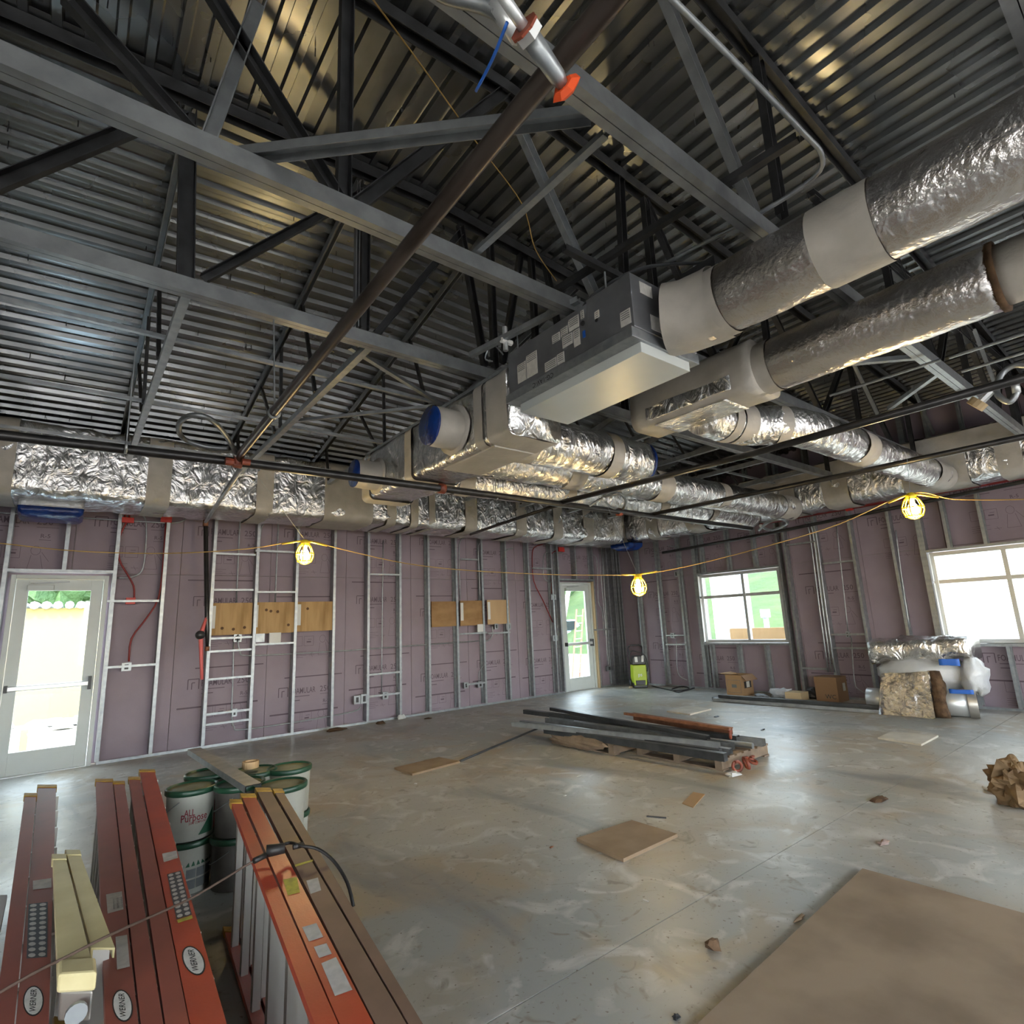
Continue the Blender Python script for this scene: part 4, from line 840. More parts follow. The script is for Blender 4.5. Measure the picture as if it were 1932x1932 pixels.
ct = ladder('short cream fibreglass stepladder wedged between the orange ladders', [(100, 123, 1614), (125, 149, 1606)], [(109, 178, 1833), (172, 217, 1788)], .645, .60, ['lad_cream', 'lad_cream'], 'lad_cream', ext=.0)
a, b = pz(109, 1838, .60), pz(182, 1833, .60); d = V((0, -1, 0))
MB().poly([a+V((0, -.03, .012)), b+V((0, -.03, .012)), b+V((.0, .07, .012)), a+V((0, .07, .012))], (0, 0, -.05)).build('top_cap', 'lad_cream', ct, bevel=.008)
MB().poly([a+V((.01, -.02, -.039)), b+V((-.005, -.02, -.039)), b+V((-.005, .05, -.039)), a+V((.01, .05, -.039))], (0, 0, -.075)).build('hinge_bracket', 'lad_alu', ct, bevel=.006)
MB().cyl((b.x-.04, b.y-.022, .525), (b.x-.04, b.y-.036, .525), .026, 14).build('cap_boss', 'galv_dull', ct)
MB().poly([a+V((0, -.03, -.118)), b+V((-.05, -.03, -.118)), b+V((-.05, .05, -.118)), a+V((0, .05, -.118))], (0, 0, -.10)).build('pail_shelf', 'yellow_cap', ct, bevel=.01)
a = pz(-12, 1690, .5); b = pz(16, 1680, .5)
t = thing('stepladder', 'white ladder rail end at the very left edge', 'ladder', (a.x, a.y, 0))
MB().poly([pz(-20, 1690, .5), pz(14, 1688, .5), pz(-2, 1765, .5), pz(-30, 1765, .5)], (0, 0, -.03)).build('side_rail', 'ext_white', t)
MB().bar((b.x-.04, b.y-.2, 0), (b.x-.04, b.y-.2, .48), .03, .03).build('rung', 'lad_alu', t)
# rope and cable
tag(MB().ring(smooth([pz(-40, 1895, .53), pz(60, 1838, .575), pz(130, 1803, .62), pz(205, 1765, .63), pz(290, 1727, .60), pz(360, 1695, .575), pz(420, 1660, .58), pz(478, 1625, .60), pz(520, 1606, .62)]), .0045, 6).build('rope', 'rope', None, True), 'thin brown rope stretched across all the ladders', 'rope')
t = thing('cable_lock', 'black cable lock clamped around the strapped ladders', 'cable', pz(520, 1603, .62))
MB().ring(smooth([pz(478, 1624, .615), pz(500, 1615, .625), pz(520, 1602, .635), pz(545, 1590, .635), pz(570, 1596, .635), pz(600, 1602, .62), pz(630, 1625, .58), pz(655, 1665, .52), pz(667, 1710, .45)]), .007, 8).build('cable', 'cable_black', t, True)
q = pz(520, 1603, .64); MB().ring([q+V((-.035, .01, 0)), q+V((.035, -.01, 0))], [.024, .02], 10).build('lock_body', 'cable_black', t, True)
for a, b in (((480, 1624), (500, 1614)), ((553, 1598), (572, 1593))): MB().ring([pz(*a, .632), pz(*b, .632)], .012, 8).build('sleeve', 'cable_black', t, True)

# ------------------------------------------------------------------ pails of joint compound
def wrap(mb, s, size, c, R, zc, ang, width):
    vs, fs = text2d(s, size, .01); w = max(x for x, y in vs)-min(x for x, y in vs); k = width/w
    mb.add([V((c.x+(R)*math.sin(ang+x*k/R)*-1*-1, c.y-(R)*math.cos(ang+x*k/R), c.z+zc+y)) for x, y in vs], fs)
def strip_c(mb, c, R, a0, a1, z0, z1, n=8, slant=0):
    n_ = []; 
    for i in range(n+1):
        a = a0+(a1-a0)*i/n; n_ += [V((c.x+R*math.sin(a), c.y-R*math.cos(a), c.z+z0)), V((c.x+R*math.sin(a), c.y-R*math.cos(a), c.z+z0+(z1-z0)*(i/n if slant else 1)+(0.002 if slant else 0)))]
    mb.add(n_, [(2*i, 2*i+2, 2*i+3, 2*i+1) for i in range(n)])
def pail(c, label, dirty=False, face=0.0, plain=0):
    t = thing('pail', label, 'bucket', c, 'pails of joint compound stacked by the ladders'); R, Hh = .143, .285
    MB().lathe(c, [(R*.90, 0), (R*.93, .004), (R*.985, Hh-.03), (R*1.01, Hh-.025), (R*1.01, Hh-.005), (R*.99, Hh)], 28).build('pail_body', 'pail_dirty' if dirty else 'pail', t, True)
    lid = MB().lathe(c+V((0, 0, Hh-.022)), [(R*1.05, 0), (R*1.07, .006), (R*1.07, .028), (R*1.03, .034), (R*.96, .034), (R*.95, .022), (R*.5, .021)], 28).build('lid', 'lid_green', t, True)
    MB().lathe(c+V((0, 0, Hh-.003)), [(R*.945, 0), (R*.945, .004), (R*.4, .0045)], 24).build('lid_top', 'lid_top', lid, True)
    if not dirty and not plain:
        r2 = R*.965
        mb = MB(); strip_c(mb, c, r2, face-.75, face+.55, .196, .203); wrap(mb, 'ALL', .055, c, r2+.001, .165, face-.55, .06); wrap(mb, 'Purpose', .06, c, r2+.001, .135, face-.35, .15); wrap(mb, 'JOINT COMPOUND', .02, c, r2+.001, .105, face-.20, .10); mb.build('red_print', 'print_red', t)
        mb = MB(); strip_c(mb, c, r2+.0012, face-.15, face+.55, .03, .17, 8, 1); mb.build('green_print', 'print_green', t)
        mb = MB(); strip_c(mb, c, r2+.001, face+.72, face+1.25, .03, .21); mb.build('side_print', 'print_red', t)
    if plain == 1:
        r2 = R*.965; mb = MB(); strip_c(mb, c, r2, face-.6, face+.9, .16, .185); mb.build('green_print', 'print_green', t)
        for i, (a0, a1) in enumerate(((-.5, -.12), (-.08, .3), (.34, .7))):
            for z0 in (.035, .095):
                mb = MB(); strip_c(mb, c, r2+.0005, face+a0, face+a1, z0, z0+.05); mb.build('label_panel', 'print_grey', t)
    if plain == 2:
        mb = MB(); strip_c(mb, c, R*.965, face-.3, face+.35, .05, .20); mb.build('red_print', 'print_red', t)
    MB().ring([c+V((R*1.03*math.cos(a), R*1.03*math.sin(a), Hh-.05-.10*math.sin((a-face-.6)))) for a in [face+.6+i*math.pi/10 for i in range(11)]], .0025, 4).build('bail_handle', 'galv', t)
HZ = .30
def stack(pxl, labels, kinds, face=.5):
    c = pz(*pxl, 2*HZ); c.z = 0
    for k in (0, 1): pail(c+V((.006*k, 0, k*HZ)), labels[k], kinds[k] == 'd', face, {'p': 0, 'd': 0, 'l': 1, 'r': 2, 'b': 3}[kinds[k]])
    return c
s1 = stack((361, 1481), ['lower pail with grey ingredient panels, front left stack', 'upper pail with red lettering and green wedge, front left stack'], 'lp', .35)
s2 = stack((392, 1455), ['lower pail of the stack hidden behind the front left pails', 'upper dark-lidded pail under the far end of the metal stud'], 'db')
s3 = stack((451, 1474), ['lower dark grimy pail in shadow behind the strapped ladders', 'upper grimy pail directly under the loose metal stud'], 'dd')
s4 = stack((545, 1444), ['lower pail of the stack farthest right', 'upper pail with red side panel, farthest right'], 'rr', -.35)
s5 = stack((531, 1476), ['lower pail behind the tan strapped ladder', 'upper pail behind the tan strapped ladder'], 'bb')
s6 = stack((478, 1451), ['lower pail beneath the one carrying the tape roll', 'upper pail carrying a roll of masking tape'], 'bb')
a, b = pz(366, 1417, .640), pz(478, 1487, .640)
tag(MB().chan(a, b, .092, .04, (0, 0, -1)).build('steel_stud', 'galv'), 'loose galvanised stud offcut lying across the pail lids', 'stud')
q = V((s6.x-.02, s6.y, .612)); t = thing('tape_roll', 'roll of cream masking tape on a pail lid', 'tape', q)
MB().lathe(q, [(.038, 0), (.055, 0), (.055, .045), (.038, .045), (.038, .001)], 20).build('tape', 'ply_light', t)

# ------------------------------------------------------------------ sheets and scraps on the floor
def board(label, pxs, z, m, name='plywood_sheet'):
    return tag(MB().poly([pz(*p, z) for p in pxs], (0, 0, -z)).build(name, m), label, 'board')
tag(MB().poly([(3.84, 1.63, .019), (3.86, .42, .019), (1.40, .34, .019), (1.44, 1.50, .019)], (0, 0, -.019)).build('plywood_sheet', 'board_big'), 'full dusty plywood sheet flat on the floor at lower right', 'board')
board('square dusty plywood offcut in the middle of the floor', [(1088, 1581), (1176, 1620), (1278, 1573), (1192, 1547)], .022, 'board_dusty')
board('dusty plywood offcut at the end of the thin black rod', [(744, 1448), (778, 1460), (868, 1436), (828, 1428)], .02, 'board_dusty')
board('pale square board left of the crumpled paper bag', [(1656, 1391), (1738, 1404), (1770, 1387), (1682, 1380)], .02, 'board_pale')
board('pale square board behind the steel pile', [(1258, 1341), (1302, 1347), (1342, 1337), (1300, 1332)], .02, 'board_pale')
board('small tilted cardboard scrap on the bare floor', [(1287, 1515), (1308, 1523), (1330, 1498), (1308, 1494)], .006, 'card', 'cardboard_scrap')
def blob(c, rad, lump, seed=0, n=14, m=8):
    mb = MB(); vs = []; c = V(c)
    for i in range(m+1):
        th = math.pi*i/m
        for k in range(n):
            p = V((math.sin(th)*math.cos(2*math.pi*k/n), math.sin(th)*math.sin(2*math.pi*k/n), math.cos(th)))
            s_ = 1+lump*mnoise.noise(p*2.3+V((seed, 0, 0)))+lump*.6*mnoise.noise(p*5+V((0, seed, 0)))
            q = c+V((p.x*rad[0], p.y*rad[1], p.z*rad[2]))*s_; q.z = max(q.z, .001); vs.append(q)
    mb.add(vs, [(i*n+k, i*n+(k+1) % n, (i+1)*n+(k+1) % n, (i+1)*n+k) for i in range(m) for k in range(n)]); return mb
def scrap(label, p, rad, m, seed, name='debris'):
    c = pz(*p, 0); c.z = rad[2]*.6; return tag(blob(c, rad, .7, seed, 8, 5).build(name, m), label, 'debris')
scrap('brown clod of debris beside the big plywood sheet', (1346, 1790), (.035, .03, .03), 'fibre', 1)
scrap('dark curled scrap right of the floor centre', (1660, 1510), (.09, .05, .015), 'fibre', 2)
scrap('pinkish crumb of rubble near the right side', (1668, 1592), (.055, .03, .014), 'conc_rubble', 3)
scrap('pale rubble pile beside the orange pipe fittings', (1383, 1464), (.10, .05, .025), 'white_dust', 4)
scrap('heap of dry leaves at the foot of the north wall', (636, 1379), (.16, .06, .03), 'leaf', 5, 'leaf_litter')
scrap('smaller heap of dry leaves at the north wall foot', (718, 1366), (.09, .05, .03), 'leaf', 6, 'leaf_litter')
scrap('white paper scrap at the foot of the north wall', (757, 1357), (.07, .03, .05), 'white_dust', 7, 'paper_scrap')
scrap('leaf scrap on the floor right of the wall litter', (808, 1356), (.07, .04, .012), 'leaf', 8)
scrap('black chip at the lower edge of the floor', (1276, 1921), (.018, .012, .008), 'ink', 9)
scrap('grey wire scrap in front of the pale far board', (1352, 1353), (.06, .02, .012), 'steel_dark', 10)
scrap('dark offcut right of the steel pile', (1440, 1377), (.05, .015, .01), 'steel_dark', 11)
scrap('crumpled white scrap beside the paper bag', (1866, 1492), (.06, .05, .02), 'white_dust', 12, 'paper_scrap')
scrap('flat reddish chip in front of the plywood offcut', (1041, 1599), (.02, .012, .005), 'rust', 13)
scrap('brown strip beside the edge of the big plywood', (1508, 1735), (.05, .012, .006), 'board_dusty', 14)
scrap('white chip on the near floor', (1219, 1700), (.006, .02, .004), 'white_dust', 15, 'paper_scrap')
scrap('small white scrap left of the floor centre', (784, 1479), (.02, .012, .006), 'white_dust', 16, 'paper_scrap')
scrap('small white scrap behind the middle plywood', (1066, 1502), (.02, .012, .006), 'white_dust', 17, 'paper_scrap')
scrap('small white scrap nearer the steel pile', (1093, 1465), (.03, .012, .006), 'white_dust', 18, 'paper_scrap')
tag(MB().bar(pz(1220, 1540, .004), pz(1257, 1543, .004), .015, .008).build('metal_strip', 'steel_dark'), 'short dark metal strip behind the middle plywood offcut', 'strip')
tag(MB().cyl(pz(868, 1436, .02), pz(1046, 1361, .10), .014, 8).build('steel_rod', 'steel_dark'), 'thin black rod reaching from the plywood offcut to the steel pile', 'rod')

# ------------------------------------------------------------------ pallets with steel and pipe
def pallet(label, x0, x1, y0, y1, g):
    t = thing('pallet', label, 'pallet', ((x0+x1)/2, (y0+y1)/2, 0), g)
    for y in (y0+.05, (y0+y1)/2, y1-.05): MB().box((x0, y-.04, .016), (x1, y+.04, .105)).build('stringer', 'pallet', t)
    k = 7
    for i in range(k):
        x = x0+(x1-x0-.09)*i/(k-1); MB().box((x, y0, .106), (x+.09, y1, .124)).build('deck_board', 'pallet', t)
    for x in (x0, (x0+x1)/2-.05, x1-.1): MB().box((x, y0, 0), (x+.1, y1, .015)).build('bottom_board', 'pallet', t)
pallet('weathered pallet under the near end of the steel pile', 5.25, 6.15, 3.40, 4.5, 'pallets under the steel pile')
pallet('weathered pallet under the far end of the steel pile', 5.05, 6.0, 4.65, 5.72, 'pallets under the steel pile')
rng = random.Random(3)
items = [('square_tube', 'dark square tube along the near edge of the steel pile', 5.16, 3.30, 4.98, 5.75, .165, .075, 'steel_dark'), ('square_tube', 'dark square tube second from the near edge of the pile', 5.27, 3.42, 5.10, 5.9, .165, .07, 'steel_dark'),
         ('steel_stud', 'grey stud reaching far left from the steel pile', 5.42, 3.40, 5.15, 6.45, .16, .06, 'steel_grey'), ('steel_stud', 'pale stud lying along the middle of the steel pile', 5.38, 3.5, 4.80, 6.2, .215, .05, 'galv_dull'),
         ('steel_stud', 'long dark stud sticking out farthest behind the pile', 5.90, 3.6, 5.68, 7.02, .19, .06, 'steel_dark'), ('steel_stud', 'grey stud right of the pale one on the pile', 5.62, 3.5, 5.5, 6.3, .165, .07, 'steel_grey'),
         ('steel_stud', 'pale stud along the far side of the pile', 5.98, 3.35, 5.80, 5.9, .165, .07, 'galv_dull'), ('steel_pipe', 'round steel pipe with open end toward the camera', 5.74, 3.34, 5.55, 5.8, .17, .06, 'steel_grey'), ('steel_stud', 'dark stud crossing on top of the pile', 5.50, 3.7, 5.85, 6.6, .245, .045, 'steel_dark')]
for nm, lab, xa, ya_, xb, yb, z, w, m in items:
    mb = MB(); mb.cyl((xa, ya_, z), (xb, yb, z), w/2, 10) if nm == 'steel_pipe' else (mb.bar((xa, ya_, z), (xb, yb, z), w, w) if nm == 'square_tube' else mb.chan((xa, ya_, z), (xb, yb, z), w*1.3, w, (0, 0, -1 if rng.random() < .5 else 1)))
    tag(mb.build(nm, m), lab, 'steel')
t = thing('angle_iron', 'rust-brown steel lintel lying on top of the pile', 'steel', (6.0, 4.4, .26))
MB().bar((5.98, 3.75, .262), (6.12, 5.3, .262), .16, .012).build('flange', 'rust', t); MB().bar((6.05, 3.75, .215), (6.19, 5.3, .215), .012, .09).build('flange', 'rust', t)
tag(MB().bar((5.80, 3.62, .30), (5.90, 5.2, .30), .035, .03).build('red_conduit_length', 'rust'), 'thin rusty length beside the steel lintel', 'pipe')
for i, (p, s_) in enumerate((((1391, 1446), .06), ((1408, 1440), .065), ((1420, 1436), .055), ((1378, 1386), .05))):
    c = pz(*p, .05 if i < 3 else .27); t = thing('pipe_coupling', ['orange pipe coupling leftmost at the end of the steel pile', 'orange pipe coupling in the middle of the trio by the pile', 'orange pipe coupling rightmost by the pile', 'orange coupling on the end of the rusty lintel'][i], 'fitting', (c.x, c.y, .0 if i < 3 else .22))
    ax = [(V((.8, -.6, 0)), V((0, 0, 1))), (V((.6, .8, 0)), V((0, .3, 1)).normalized()), (V((1, 0, 0)), V((0, .9, .4)).normalized()), (V((.9, .4, 0)), V((0, 0, 1)))][i]
    MB().ring([c+ax[0]*(s_*.75*math.cos(a))+ax[1]*(s_*.75*math.sin(a)) for a in [k*math.pi/8 for k in range(17)]], s_*.26, 7, caps=False).build('ring', 'orange_fit', t, True)
    MB().box((c.x-.03, c.y-.012, c.z+s_*.6), (c.x+.03, c.y+.012, c.z+s_*.95)).build('bolt_pad', 'orange_fit', t)
tag(blob((5.0, 5.2, .09), (.05, .50, .08), .35, 21, 10, 10).build('plastic_wrap', 'pallet'), 'torn dirty wrapping along the near side of the far pallet', 'wrapping')

# ------------------------------------------------------------------ goods along the east wall
def carton(label, x0, x1, y0, y1, h, flaps, m='card', prints=()):
    t = thing('cardboard_box', label, 'box', ((x0+x1)/2, (y0+y1)/2, 0))
    mb = MB(); w = .006
    mb.box((x0, y0, 0), (x0+w, y1, h)); mb.box((x1-w, y0, 0), (x1, y1, h)); mb.box((x0+w, y0, 0), (x1-w, y0+w, h)); mb.box((x0+w, y1-w, 0), (x1-w, y1, h)); mb.box((x0+w, y0+w, 0), (x1-w, y1-w, w)); mb.build('carton', m, t)
    if flaps:
        MB().poly([(x0, y0, h), (x0, y1, h), (x0-.10, y1, h+.03), (x0-.10, y0, h+.03)], (0, 0, .004)).build('flap', m, t)
        MB().poly([(x0, y1, h), (x1, y1, h), (x1, y1+.12, h+.02), (x0, y1+.12, h+.02)], (0, 0, .004)).build('flap', m, t)
        MB().poly([(x0, y0, h), (x1, y0, h), (x1, y0-.10, h-.10), (x0, y0-.10, h-.10)], (0, -.004, .002)).build('flap', 'card_dark', t)
    else: MB().box((x0, y0, h), (x1, y1, h+.006)).build('lid', m, t)
    for k, (face, a, b, c, d, mm) in enumerate(prints):
        (MB().box((x0-.002-.001*k, a, c), (x0-.0004, b, d)) if face == 'x' else MB().box((a, y0-.002-.001*k, c), (b, y0-.0004, d))).build('printed_panel', mm, t)
    return t
carton('open cardboard box below the left-hand window', 10.10, 10.50, 5.95, 6.28, .38, True, 'card', [('x', 5.98, 6.25, .06, .29, 'print_grey'), ('x', 5.985, 6.245, .065, .285, 'card'), ('x', 6.06, 6.16, .15, .21, 'print_grey'), ('y', 10.18, 10.42, .14, .26, 'ink'), ('y', 10.25, 10.36, .15, .255, 'paper')])
carton('low small cardboard box between the two larger ones', 10.08, 10.36, 4.86, 5.14, .13, False, 'lumber')
c3 = carton('closed dark cardboard box right of the small low one', 10.20, 10.60, 4.30, 4.66, .40, False, 'card_dark', [('y', 10.42, 10.52, .17, .30, 'paper')])
mb = MB(); add_text(mb, 'WC', .10, (10.198, 4.42, .09), (0, -1, 0), (0, 0, 1), .004); mb.build('lettering', 'ink', c3)
tag(blob((10.25, 5.3, .09), (.10, .22, .09), .5, 31, 12, 8).build('plastic_bag', 'clear_film', None, True), 'clear crumpled plastic bag behind the low box', 'bag')
tag(blob((10.15, 5.62, .03), (.10, .14, .035), .6, 32, 10, 6).build('cable_coil', 'steel_grey'), 'small tangle of grey wire left of the plastic bag', 'wire')
tag(blob((10.50, 4.85, .09), (.08, .12, .10), .4, 33, 10, 6).build('rubbish_bag', 'dark_plastic'), 'small black bag between the low box and the dark box', 'bag')
for i, (dx, z, m) in enumerate(((0, .03, 'steel_grey'), (-.10, .03, 'galv_dull'), (-.04, .085, 'steel_dark'))):
    tag(MB().chan((9.42+dx, 6.15-.08*i, z), (9.62+dx, 3.25, z), .095, .05, (0, 0, -1)).build('steel_stud', m), ['long stud on the floor along the east wall, wall side', 'long stud on the floor along the east wall, room side', 'long stud on top of the floor stack by the east wall'][i], 'stud')
# foil insulation pile
def P10(x, y, X=9.95): return px(x, y, X)
t = thing('insulation_roll', 'folded foil faced insulation lying on top of the pile', 'insulation', (10.1, 3.05, .95))
a, b = P10(1652, 1228, 10.05), P10(1838, 1218, 10.05)
MB().ring(line(a, b, .06), 1.0, prof=rrect(.60, .34, .12), lump=.06, seed=51, up0=(0, 0, 1)).build('foil_wrap', 'foil', t, True)
cc = P10(1745, 1282, 10.0)
t = thing('insulation_bag', 'white plastic bag of insulation with blue print under the foil', 'bag', (cc.x, cc.y, .3))
blob((cc.x+.05, cc.y+.02, .56), (.40, .60, .27), .10, 52, 26, 14).build('bag_body', 'bag_white', t, True)
e = P10(1838, 1275, 9.95); blob((e.x, e.y, e.z), (.26, .15, .26), .3, 53, 20, 12).build('gathered_end', 'bag_white', t, True)
for q in ((1770, 1243, 1812, 1256), (1790, 1300, 1838, 1310)):
    a, b = px(q[0], q[1], 9.66), px(q[2], q[3], 9.70); MB().ring(line((a.x, a.y, (a.z+b.z)/2), (b.x, b.y, (a.z+b.z)/2), .04), 1, prof=rrect(.02, abs(a.z-b.z), .005), lump=.01, up0=(0, 0, 1)).build('printed_band', 'blue_label', t, True)
t = thing('insulation_board', 'foil faced insulation slab leaning in front of the pile', 'insulation', (9.45, 3.1, 0))
q = [px(1657, 1344, 9.42), px(1764, 1352, 9.45), px(1750, 1268, 9.55), px(1662, 1271, 9.55)]; q[0].z = q[1].z = .005
n_ = 10; mb = MB(); vs = []
for i in range(n_+1):
    for j in range(n_+1):
        p = (q[0]*(1-i/n_)+q[1]*i/n_)*(1-j/n_)+(q[3]*(1-i/n_)+q[2]*i/n_)*(j/n_); vs.append(p+V((.02*mnoise.noise(p*7), 0, .01*mnoise.noise(p*9))))
m_ = len(vs); vs += [p+V((.06, 0, 0)) for p in vs]; k = n_+1
mb.add(vs, [(i*k+j, i*k+j+1, (i+1)*k+j+1, (i+1)*k+j) for i in range(n_) for j in range(n_)]+[(m_+i*k+j, m_+(i+1)*k+j, m_+(i+1)*k+j+1, m_+i*k+j+1) for i in range(n_) for j in range(n_)]+[(0, 1, m_+1, m_)])
mb.build('foil_face', 'foil_dull', t, True)
t = thing('insulation_roll', 'brown fibreglass batt standing beside the foil slab', 'insulation', (9.55, 2.75, 0))
a, b = px(1780, 1354, 9.58), px(1763, 1268, 9.75); a.z = .003
MB().ring(line(a, b, .06), 1.0, prof=rrect(.16, .22, .06), lump=.03, seed=55, up0=(1, 0, 0)).build('batt', 'fibre', t, True)
t = thing('duct_offcut', 'shiny round duct offcut with rolled collar lying by the pile', 'duct', (9.85, 2.55, 0))
MB().ring([(9.75, 2.85, .18), (9.80, 2.62, .18), (9.84, 2.45, .18)], .17, 22).build('duct_shell', 'alum', t, True)
MB().ring([(9.835, 2.47, .18), (9.84, 2.45, .18), (9.86, 2.37, .18)], [.185, .187, .183], 22, caps=False).build('collar', 'lad_alu', t, True)
MB().ring([(9.845, 2.42, .18), (9.855, 2.385, .18)], .16, 22).build('inner_face', 'fibre', t, True)
t = thing('duct_offcut', 'short foil duct offcut at the left end of the pile', 'duct', (9.75, 3.62, 0))
MB().ring([(9.72, 3.66, .17), (9.74, 3.35, .17)], .165, 20).build('duct_shell', 'alum', t, True)
# crumpled paper bag
t = thing('paper_bag', 'crumpled brown paper sack at the right edge of the floor', 'bag', (5.85, 1.3, 0))
c = (5.88, 1.27, .15); blob(c, (.19, .17, .17), .46, 61, 34, 20).build('sack', 'kraft', t)
MB().poly([px(1868, 1470, 5.72), px(1880, 1432, 5.74), px(1903, 1448, 5.76), px(1900, 1475, 5.76)], (.01, 0, 0)).build('torn_flap', 'kraft', t)
MB().poly([px(1905, 1470, 5.78), px(1908, 1437, 5.80), px(1940, 1470, 5.8), px(1935, 1500, 5.8)], (.01, 0, 0)).build('torn_flap', 'kraft', t)

# ------------------------------------------------------------------ pressure washer in the corner
wc = pz(1206, 1296, 0); wc = V((wc.x-.1, wc.y-.1, 0)); k = .50/.5
t = thing('pressure_washer', 'lime green and black pressure washer standing in the corner', 'pressure washer', wc)
rx, fy = V((.80, -.6, 0)), V((-.6, -.80, 0))                   # across / toward the camera
def wpt(a, b, z): return wc+rx*a+fy*b+V((0, 0, z))
def wprism(prof, b0, b1, name, m, bev=.02): return MB().poly([wpt(a, b0, z) for a, z in prof], fy*(b1-b0)).build(name, m, t, bevel=bev)
wprism([(-.14, .06), (.14, .06), (.16, .25), (.15, .50), (-.15, .50), (-.16, .25)], -.13, .13, 'housing', 'washer')
wprism([(-.155, 0), (.155, 0), (.16, .12), (-.16, .12)], -.14, .12, 'base', 'dark_plastic')
wprism([(-.10, .07), (.10, .07), (.11, .17), (-.11, .17)], .12, .145, 'front_grille', 'dark_plastic', .01)
wprism([(-.16, .50), (.16, .50), (.14, .62), (.10, .70), (-.10, .70), (-.14, .62)], -.13, .10, 'top_cover', 'dark_plastic')
wprism([(-.09, .56), (-.02, .56), (-.03, .68), (-.09, .68)], .09, .12, 'detergent_bottle', 'ext_white', .01)
wprism([(.05, .56), (.11, .56), (.12, .70), (.07, .70)], .09, .12, 'lance', 'ext_white', .01)
mb = MB(); add_text(mb, 'ps', .11, wpt(0, .137, .29), rx, (0, 0, 1), .004); mb.build('badge', 'ext_white', t)
for s_ in (-1, 1):
    MB().ring([wpt(s_*.17, -.10, .10), wpt(s_*.20, -.10, .10)], .09, 16).build('wheel', 'dark_plastic', t, True)
    MB().ring([wpt(s_*.14, -.13, .55), wpt(s_*.16, -.15, .88)], .014, 8).build('handle_tube', 'dark_plastic', t, True)
MB().ring([wpt(-.16, -.15, .88), wpt(-.1, -.15, .92), wpt(.1, -.15, .92), wpt(.16, -.15, .88)], .018, 8).build('grip', 'dark_plastic', t, True)
MB().ring(smooth([wpt(-.13, .05, .5), wpt(-.2, .08, .65), wpt(-.15, .08, .8), wpt(0, .06, .78), wpt(.15, .08, .7), wpt(.2, .08, .5), wpt(.17, .1, .35)]), .012, 8).build('pressure_hose', 'dark_plastic', t, True)
tag(MB().poly([pz(1186, 1299, .01), pz(1192, 1298, .01), pz(1196, 1286, .10), pz(1190, 1284, .10)], (.02, 0, 0)).build('wood_wedge', 'lumber'), 'small pale wood wedge leaning by the pressure washer', 'wedge')
tag(MB().ring(smooth([pz(1230, 1294, .02), pz(1250, 1299, .01), pz(1275, 1303, .01), pz(1300, 1300, .01), pz(1290, 1295, .02), pz(1268, 1300, .01), pz(1280, 1306, .01), pz(1310, 1298, .01)], 5), .012, 6).build('power_cord', 'cable_black', None, True), 'black power cord coiled on the floor by the corner', 'cord')

# ------------------------------------------------------------------ outdoors
gr = MB().box((-60, -60, -.35), (90, 90, -.12)).build('ground', 'sand'); struct(gr)
# wall of the neighbouring building seen through the left door
by = 16.0; zt = py(100, 1137, by).z
t = thing('neighbour_building', 'sunlit cream building with scalloped eave outside the left door', 'building', (0, by, -.12))
MB().box((-7, by, -.12), (7, by+6, zt-.12)).build('wall', 'cream_wall', t)
for i in range(70): MB().ring([(-7+.2*i, by-.12, zt-.06), (-7+.2*i, by+5, zt+.10)], .085, 8).build('roof_tile', 'ext_grey', t, True)
rub = MB()
for i in range(60): c_ = V((random.uniform(-2.5, 2.2), by-random.uniform(.3, 1.6), -.12)); rub.v, rub.f = rub.v, rub.f; b_ = blob((c_.x, c_.y, -.08+.1), (.18, .12, .10), .6, i, 7, 4); rub.add([p+V((0, 0, -.1)) for p in b_.v], b_.f)
o = rub.build('rubble', 'ext_grey'); o['kind'] = 'stuff'; tag(o, 'broken concrete rubble heaped at the foot of the cream wall', 'rubble')
tag(MB().box((-2.5, YA+.5, -.12), (2.5, YA+2.4, -.05)).build('door_pad', 'ext_blue'), 'shaded concrete pad just outside the left door', 'pad')
t = thing('timber_stake', 'timber stake with a slanting batten outside the left door', 'stake', py(43, 1395, 11.5)); a = py(42, 1410, 11.6); 
MB().box((a.x-.04, 11.58, -.12), (a.x+.05, 11.66, a.z+.25)).build('post', 'lumber', t); MB().bar(py(52, 1388, 11.6), py(82, 1374, 11.6), .04, .06).build('batten', 'ext_white', t)
def tree(label, c, r, h, seed, m='foliage', n=16):
    t = thing('tree', label, 'tree', c, 'trees around the building')
    MB().ring([V(c), V(c)+V((.1, 0, h*.5))], [r*.10, r*.06], 8).build('trunk', 'lumber', t)
    rg = random.Random(seed); mb = MB()
    for i in range(n):
        p = V((rg.uniform(-1, 1)*r*.7, rg.uniform(-1, 1)*r*.7, h*.35+rg.random()*h*.55)); b_ = blob(V(c)+p, (r*.45, r*.45, r*.4), .8, seed+i, 10, 7); mb.add(b_.v, b_.f)
    mb.build('crown', m, t)
for i, (c, r, h) in enumerate((((-6, 27, -.12), 3.0, 6), ((.3, 28, -.12), 3.0, 6.5), ((6.5, 27, -.12), 3.0, 6))): tree('leafy tree behind the cream building, '+['at its left', 'in its middle', 'at its right'][i], c, r, h, 70+i)
for i, (c, r, h) in enumerate((((20, 30, -.12), 3.4, 7), ((27.5, 33, -.12), 3.8, 8), ((36, 33, -.12), 3.8, 7))): tree('bushy tree beyond the parked car, '+['left one', 'middle one', 'right one'][i], c, r, h, 80+i)
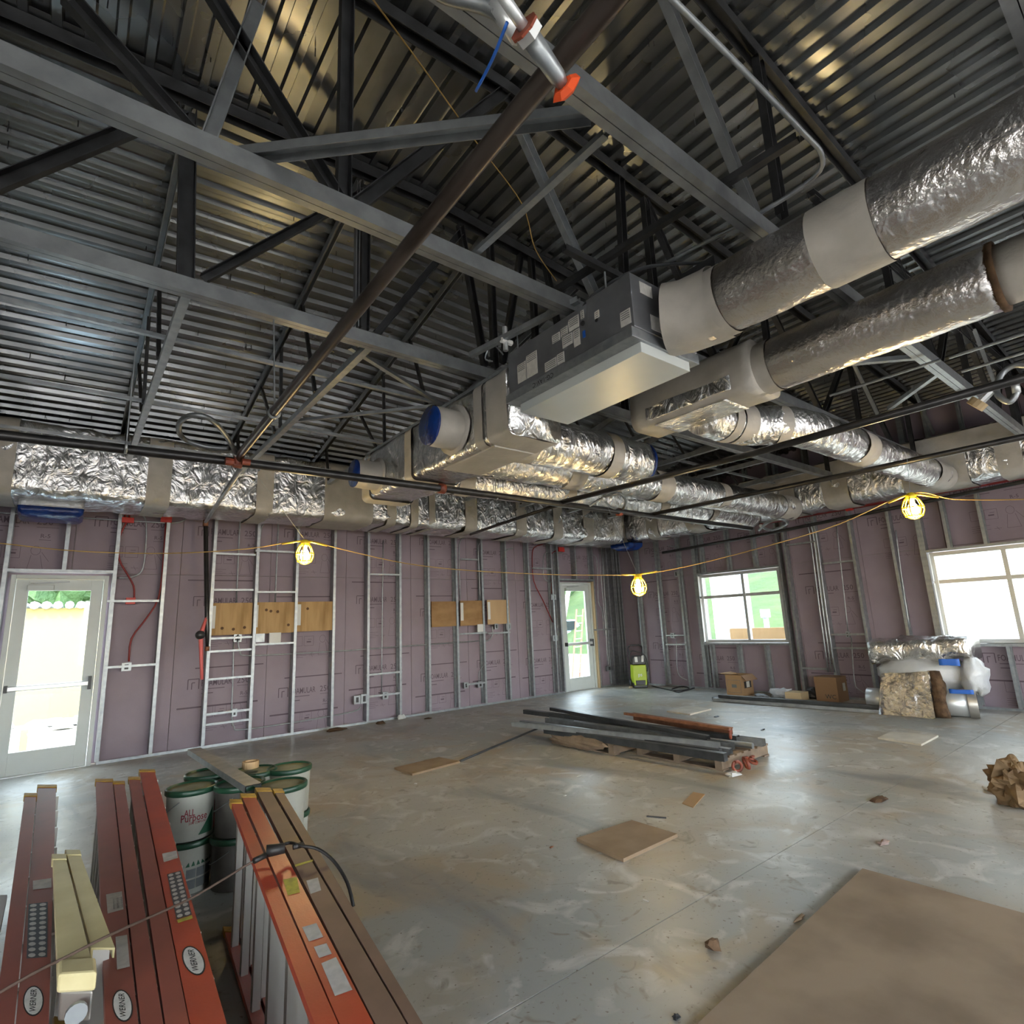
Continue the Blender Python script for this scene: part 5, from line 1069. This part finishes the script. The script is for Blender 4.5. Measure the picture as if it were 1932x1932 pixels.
# parked car beyond the far door
cc = pz(1082, 1216, -.12); cc = V((cc.x*.82, cc.y*.82, -.12)); dv = V((1, .0, 0)); 
t = thing('parked_car', 'silver-blue parked car seen through the far exit door', 'car', cc)
def cpt(a, z, b=0): return cc+V((a, b, z))
MB().poly([cpt(-2.3, .35), cpt(2.3, .35), cpt(2.35, .9), cpt(1.2, 1.05), cpt(-2.3, 1.1)], (0, 1.7, 0)).build('body', 'car_paint', t, bevel=.08)
MB().poly([cpt(-2.2, 1.05, .1), cpt(1.1, 1.05, .1), cpt(.4, 1.72, .1), cpt(-2.0, 1.72, .1)], (0, 1.5, 0)).build('cabin', 'car_paint', t, bevel=.06)
for a, b in ((-1.9, -.75), (-.65, .45)): MB().poly([cpt(a, 1.12, .08), cpt(b, 1.12, .08), cpt(b-.1, 1.62, .08), cpt(a, 1.62, .08)], (0, .03, 0)).build('side_window', 'car_glass', t)
for a in (-1.5, 1.4): MB().ring([cpt(a, .36, -.03), cpt(a, .36, .2)], .36, 18).build('wheel', 'tyre', t, True); 
t = thing('extension_ladder', 'orange extension ladder standing outside the far door', 'ladder', py(1085, 1290, 12.5))
for dx in (0, .30):
    a, b = py(1080, 1285, 12.2), py(1088, 1150, 13.4); MB().bar((a.x+dx, a.y, -.12), b+V((dx, 0, 0)), .05, .03).build('side_rail', 'orange_fit', t)
for i in range(8):
    f = (i+.6)/8.5; a, b = py(1080, 1285, 12.2), py(1088, 1150, 13.4); a.z = -.12; p = a+(b-a)*f; MB().cyl(p, p+V((.30, 0, 0)), .014, 6).build('rung', 'alum', t)
t = thing('scaffold_brace', 'white slanting brace outside the far exit door', 'brace', py(1062, 1180, 11)); MB().bar(py(1060, 1190, 11), py(1073, 1112, 11), .12, .05).build('brace_bar', 'ext_white', t); MB().bar((py(1060, 1190, 11).x, 11, -.12), py(1060, 1190, 11), .1, .05).build('post', 'ext_white', t)
# east side: column, planter wall, hillside, white tarp wall
t = thing('porch_column', 'white porch column and pale return wall outside the left-hand window', 'column', (14.2, 8.3, -.12))
a, b = px(1345, 1150, 14), px(1382, 1150, 14); MB().box((14, b.y, -.12), (14.6, a.y, 3.6)).build('column', 'ext_white', t)
a, b = px(1382, 1150, 14.4), px(1404, 1150, 14.4); MB().box((14.4, b.y, -.12), (14.8, a.y, 3.6)).build('return_wall', 'ext_blue', t)
a = px(1376, 1186, 13.2); b = px(1490, 1186, 13.2); tag(MB().box((13.2, b.y-.4, -.12), (13.35, a.y, a.z)).build('board_fence', 'card'), 'low tan board fence across the bottom of the left-hand window', 'fence')
t = thing('utility_post', 'pale utility post in front of the green bank', 'post', px(1443, 1180, 15)); a = px(1443, 1165, 15); MB().box((15, a.y-.05, -.12), (15.1, a.y+.05, a.z)).build('post', 'ext_blue', t); MB().box((14.97, a.y-.1, a.z), (15.13, a.y+.1, a.z+.22)).build('meter_head', 'ext_blue', t)
hm = MB(); n1, n2 = 26, 14; vs = []
for i in range(n1+1):
    for j in range(n2+1):
        x = 20+j*1.2; y = -2+i*1.3; vs.append((x, y, -.3+(.42*(x-20) if y > 5.5 else .42*(x-20)*max(0, (y+1)/6.5))+.5*mnoise.noise(V((x*.4, y*.4, 0)))+.15*mnoise.noise(V((x*2, y*2, 0)))))
hm.add(vs, [(i*(n2+1)+j, i*(n2+1)+j+1, (i+1)*(n2+1)+j+1, (i+1)*(n2+1)+j) for i in range(n1) for j in range(n2)])
struct(hm.build('hillside', 'hill', None, True))
tag(MB().box((15.5, -6, -.12), (15.8, 5.2, 4.5)).build('white_building_wall', 'ext_white'), 'blank white building wall filling the view of the right-hand window', 'building')
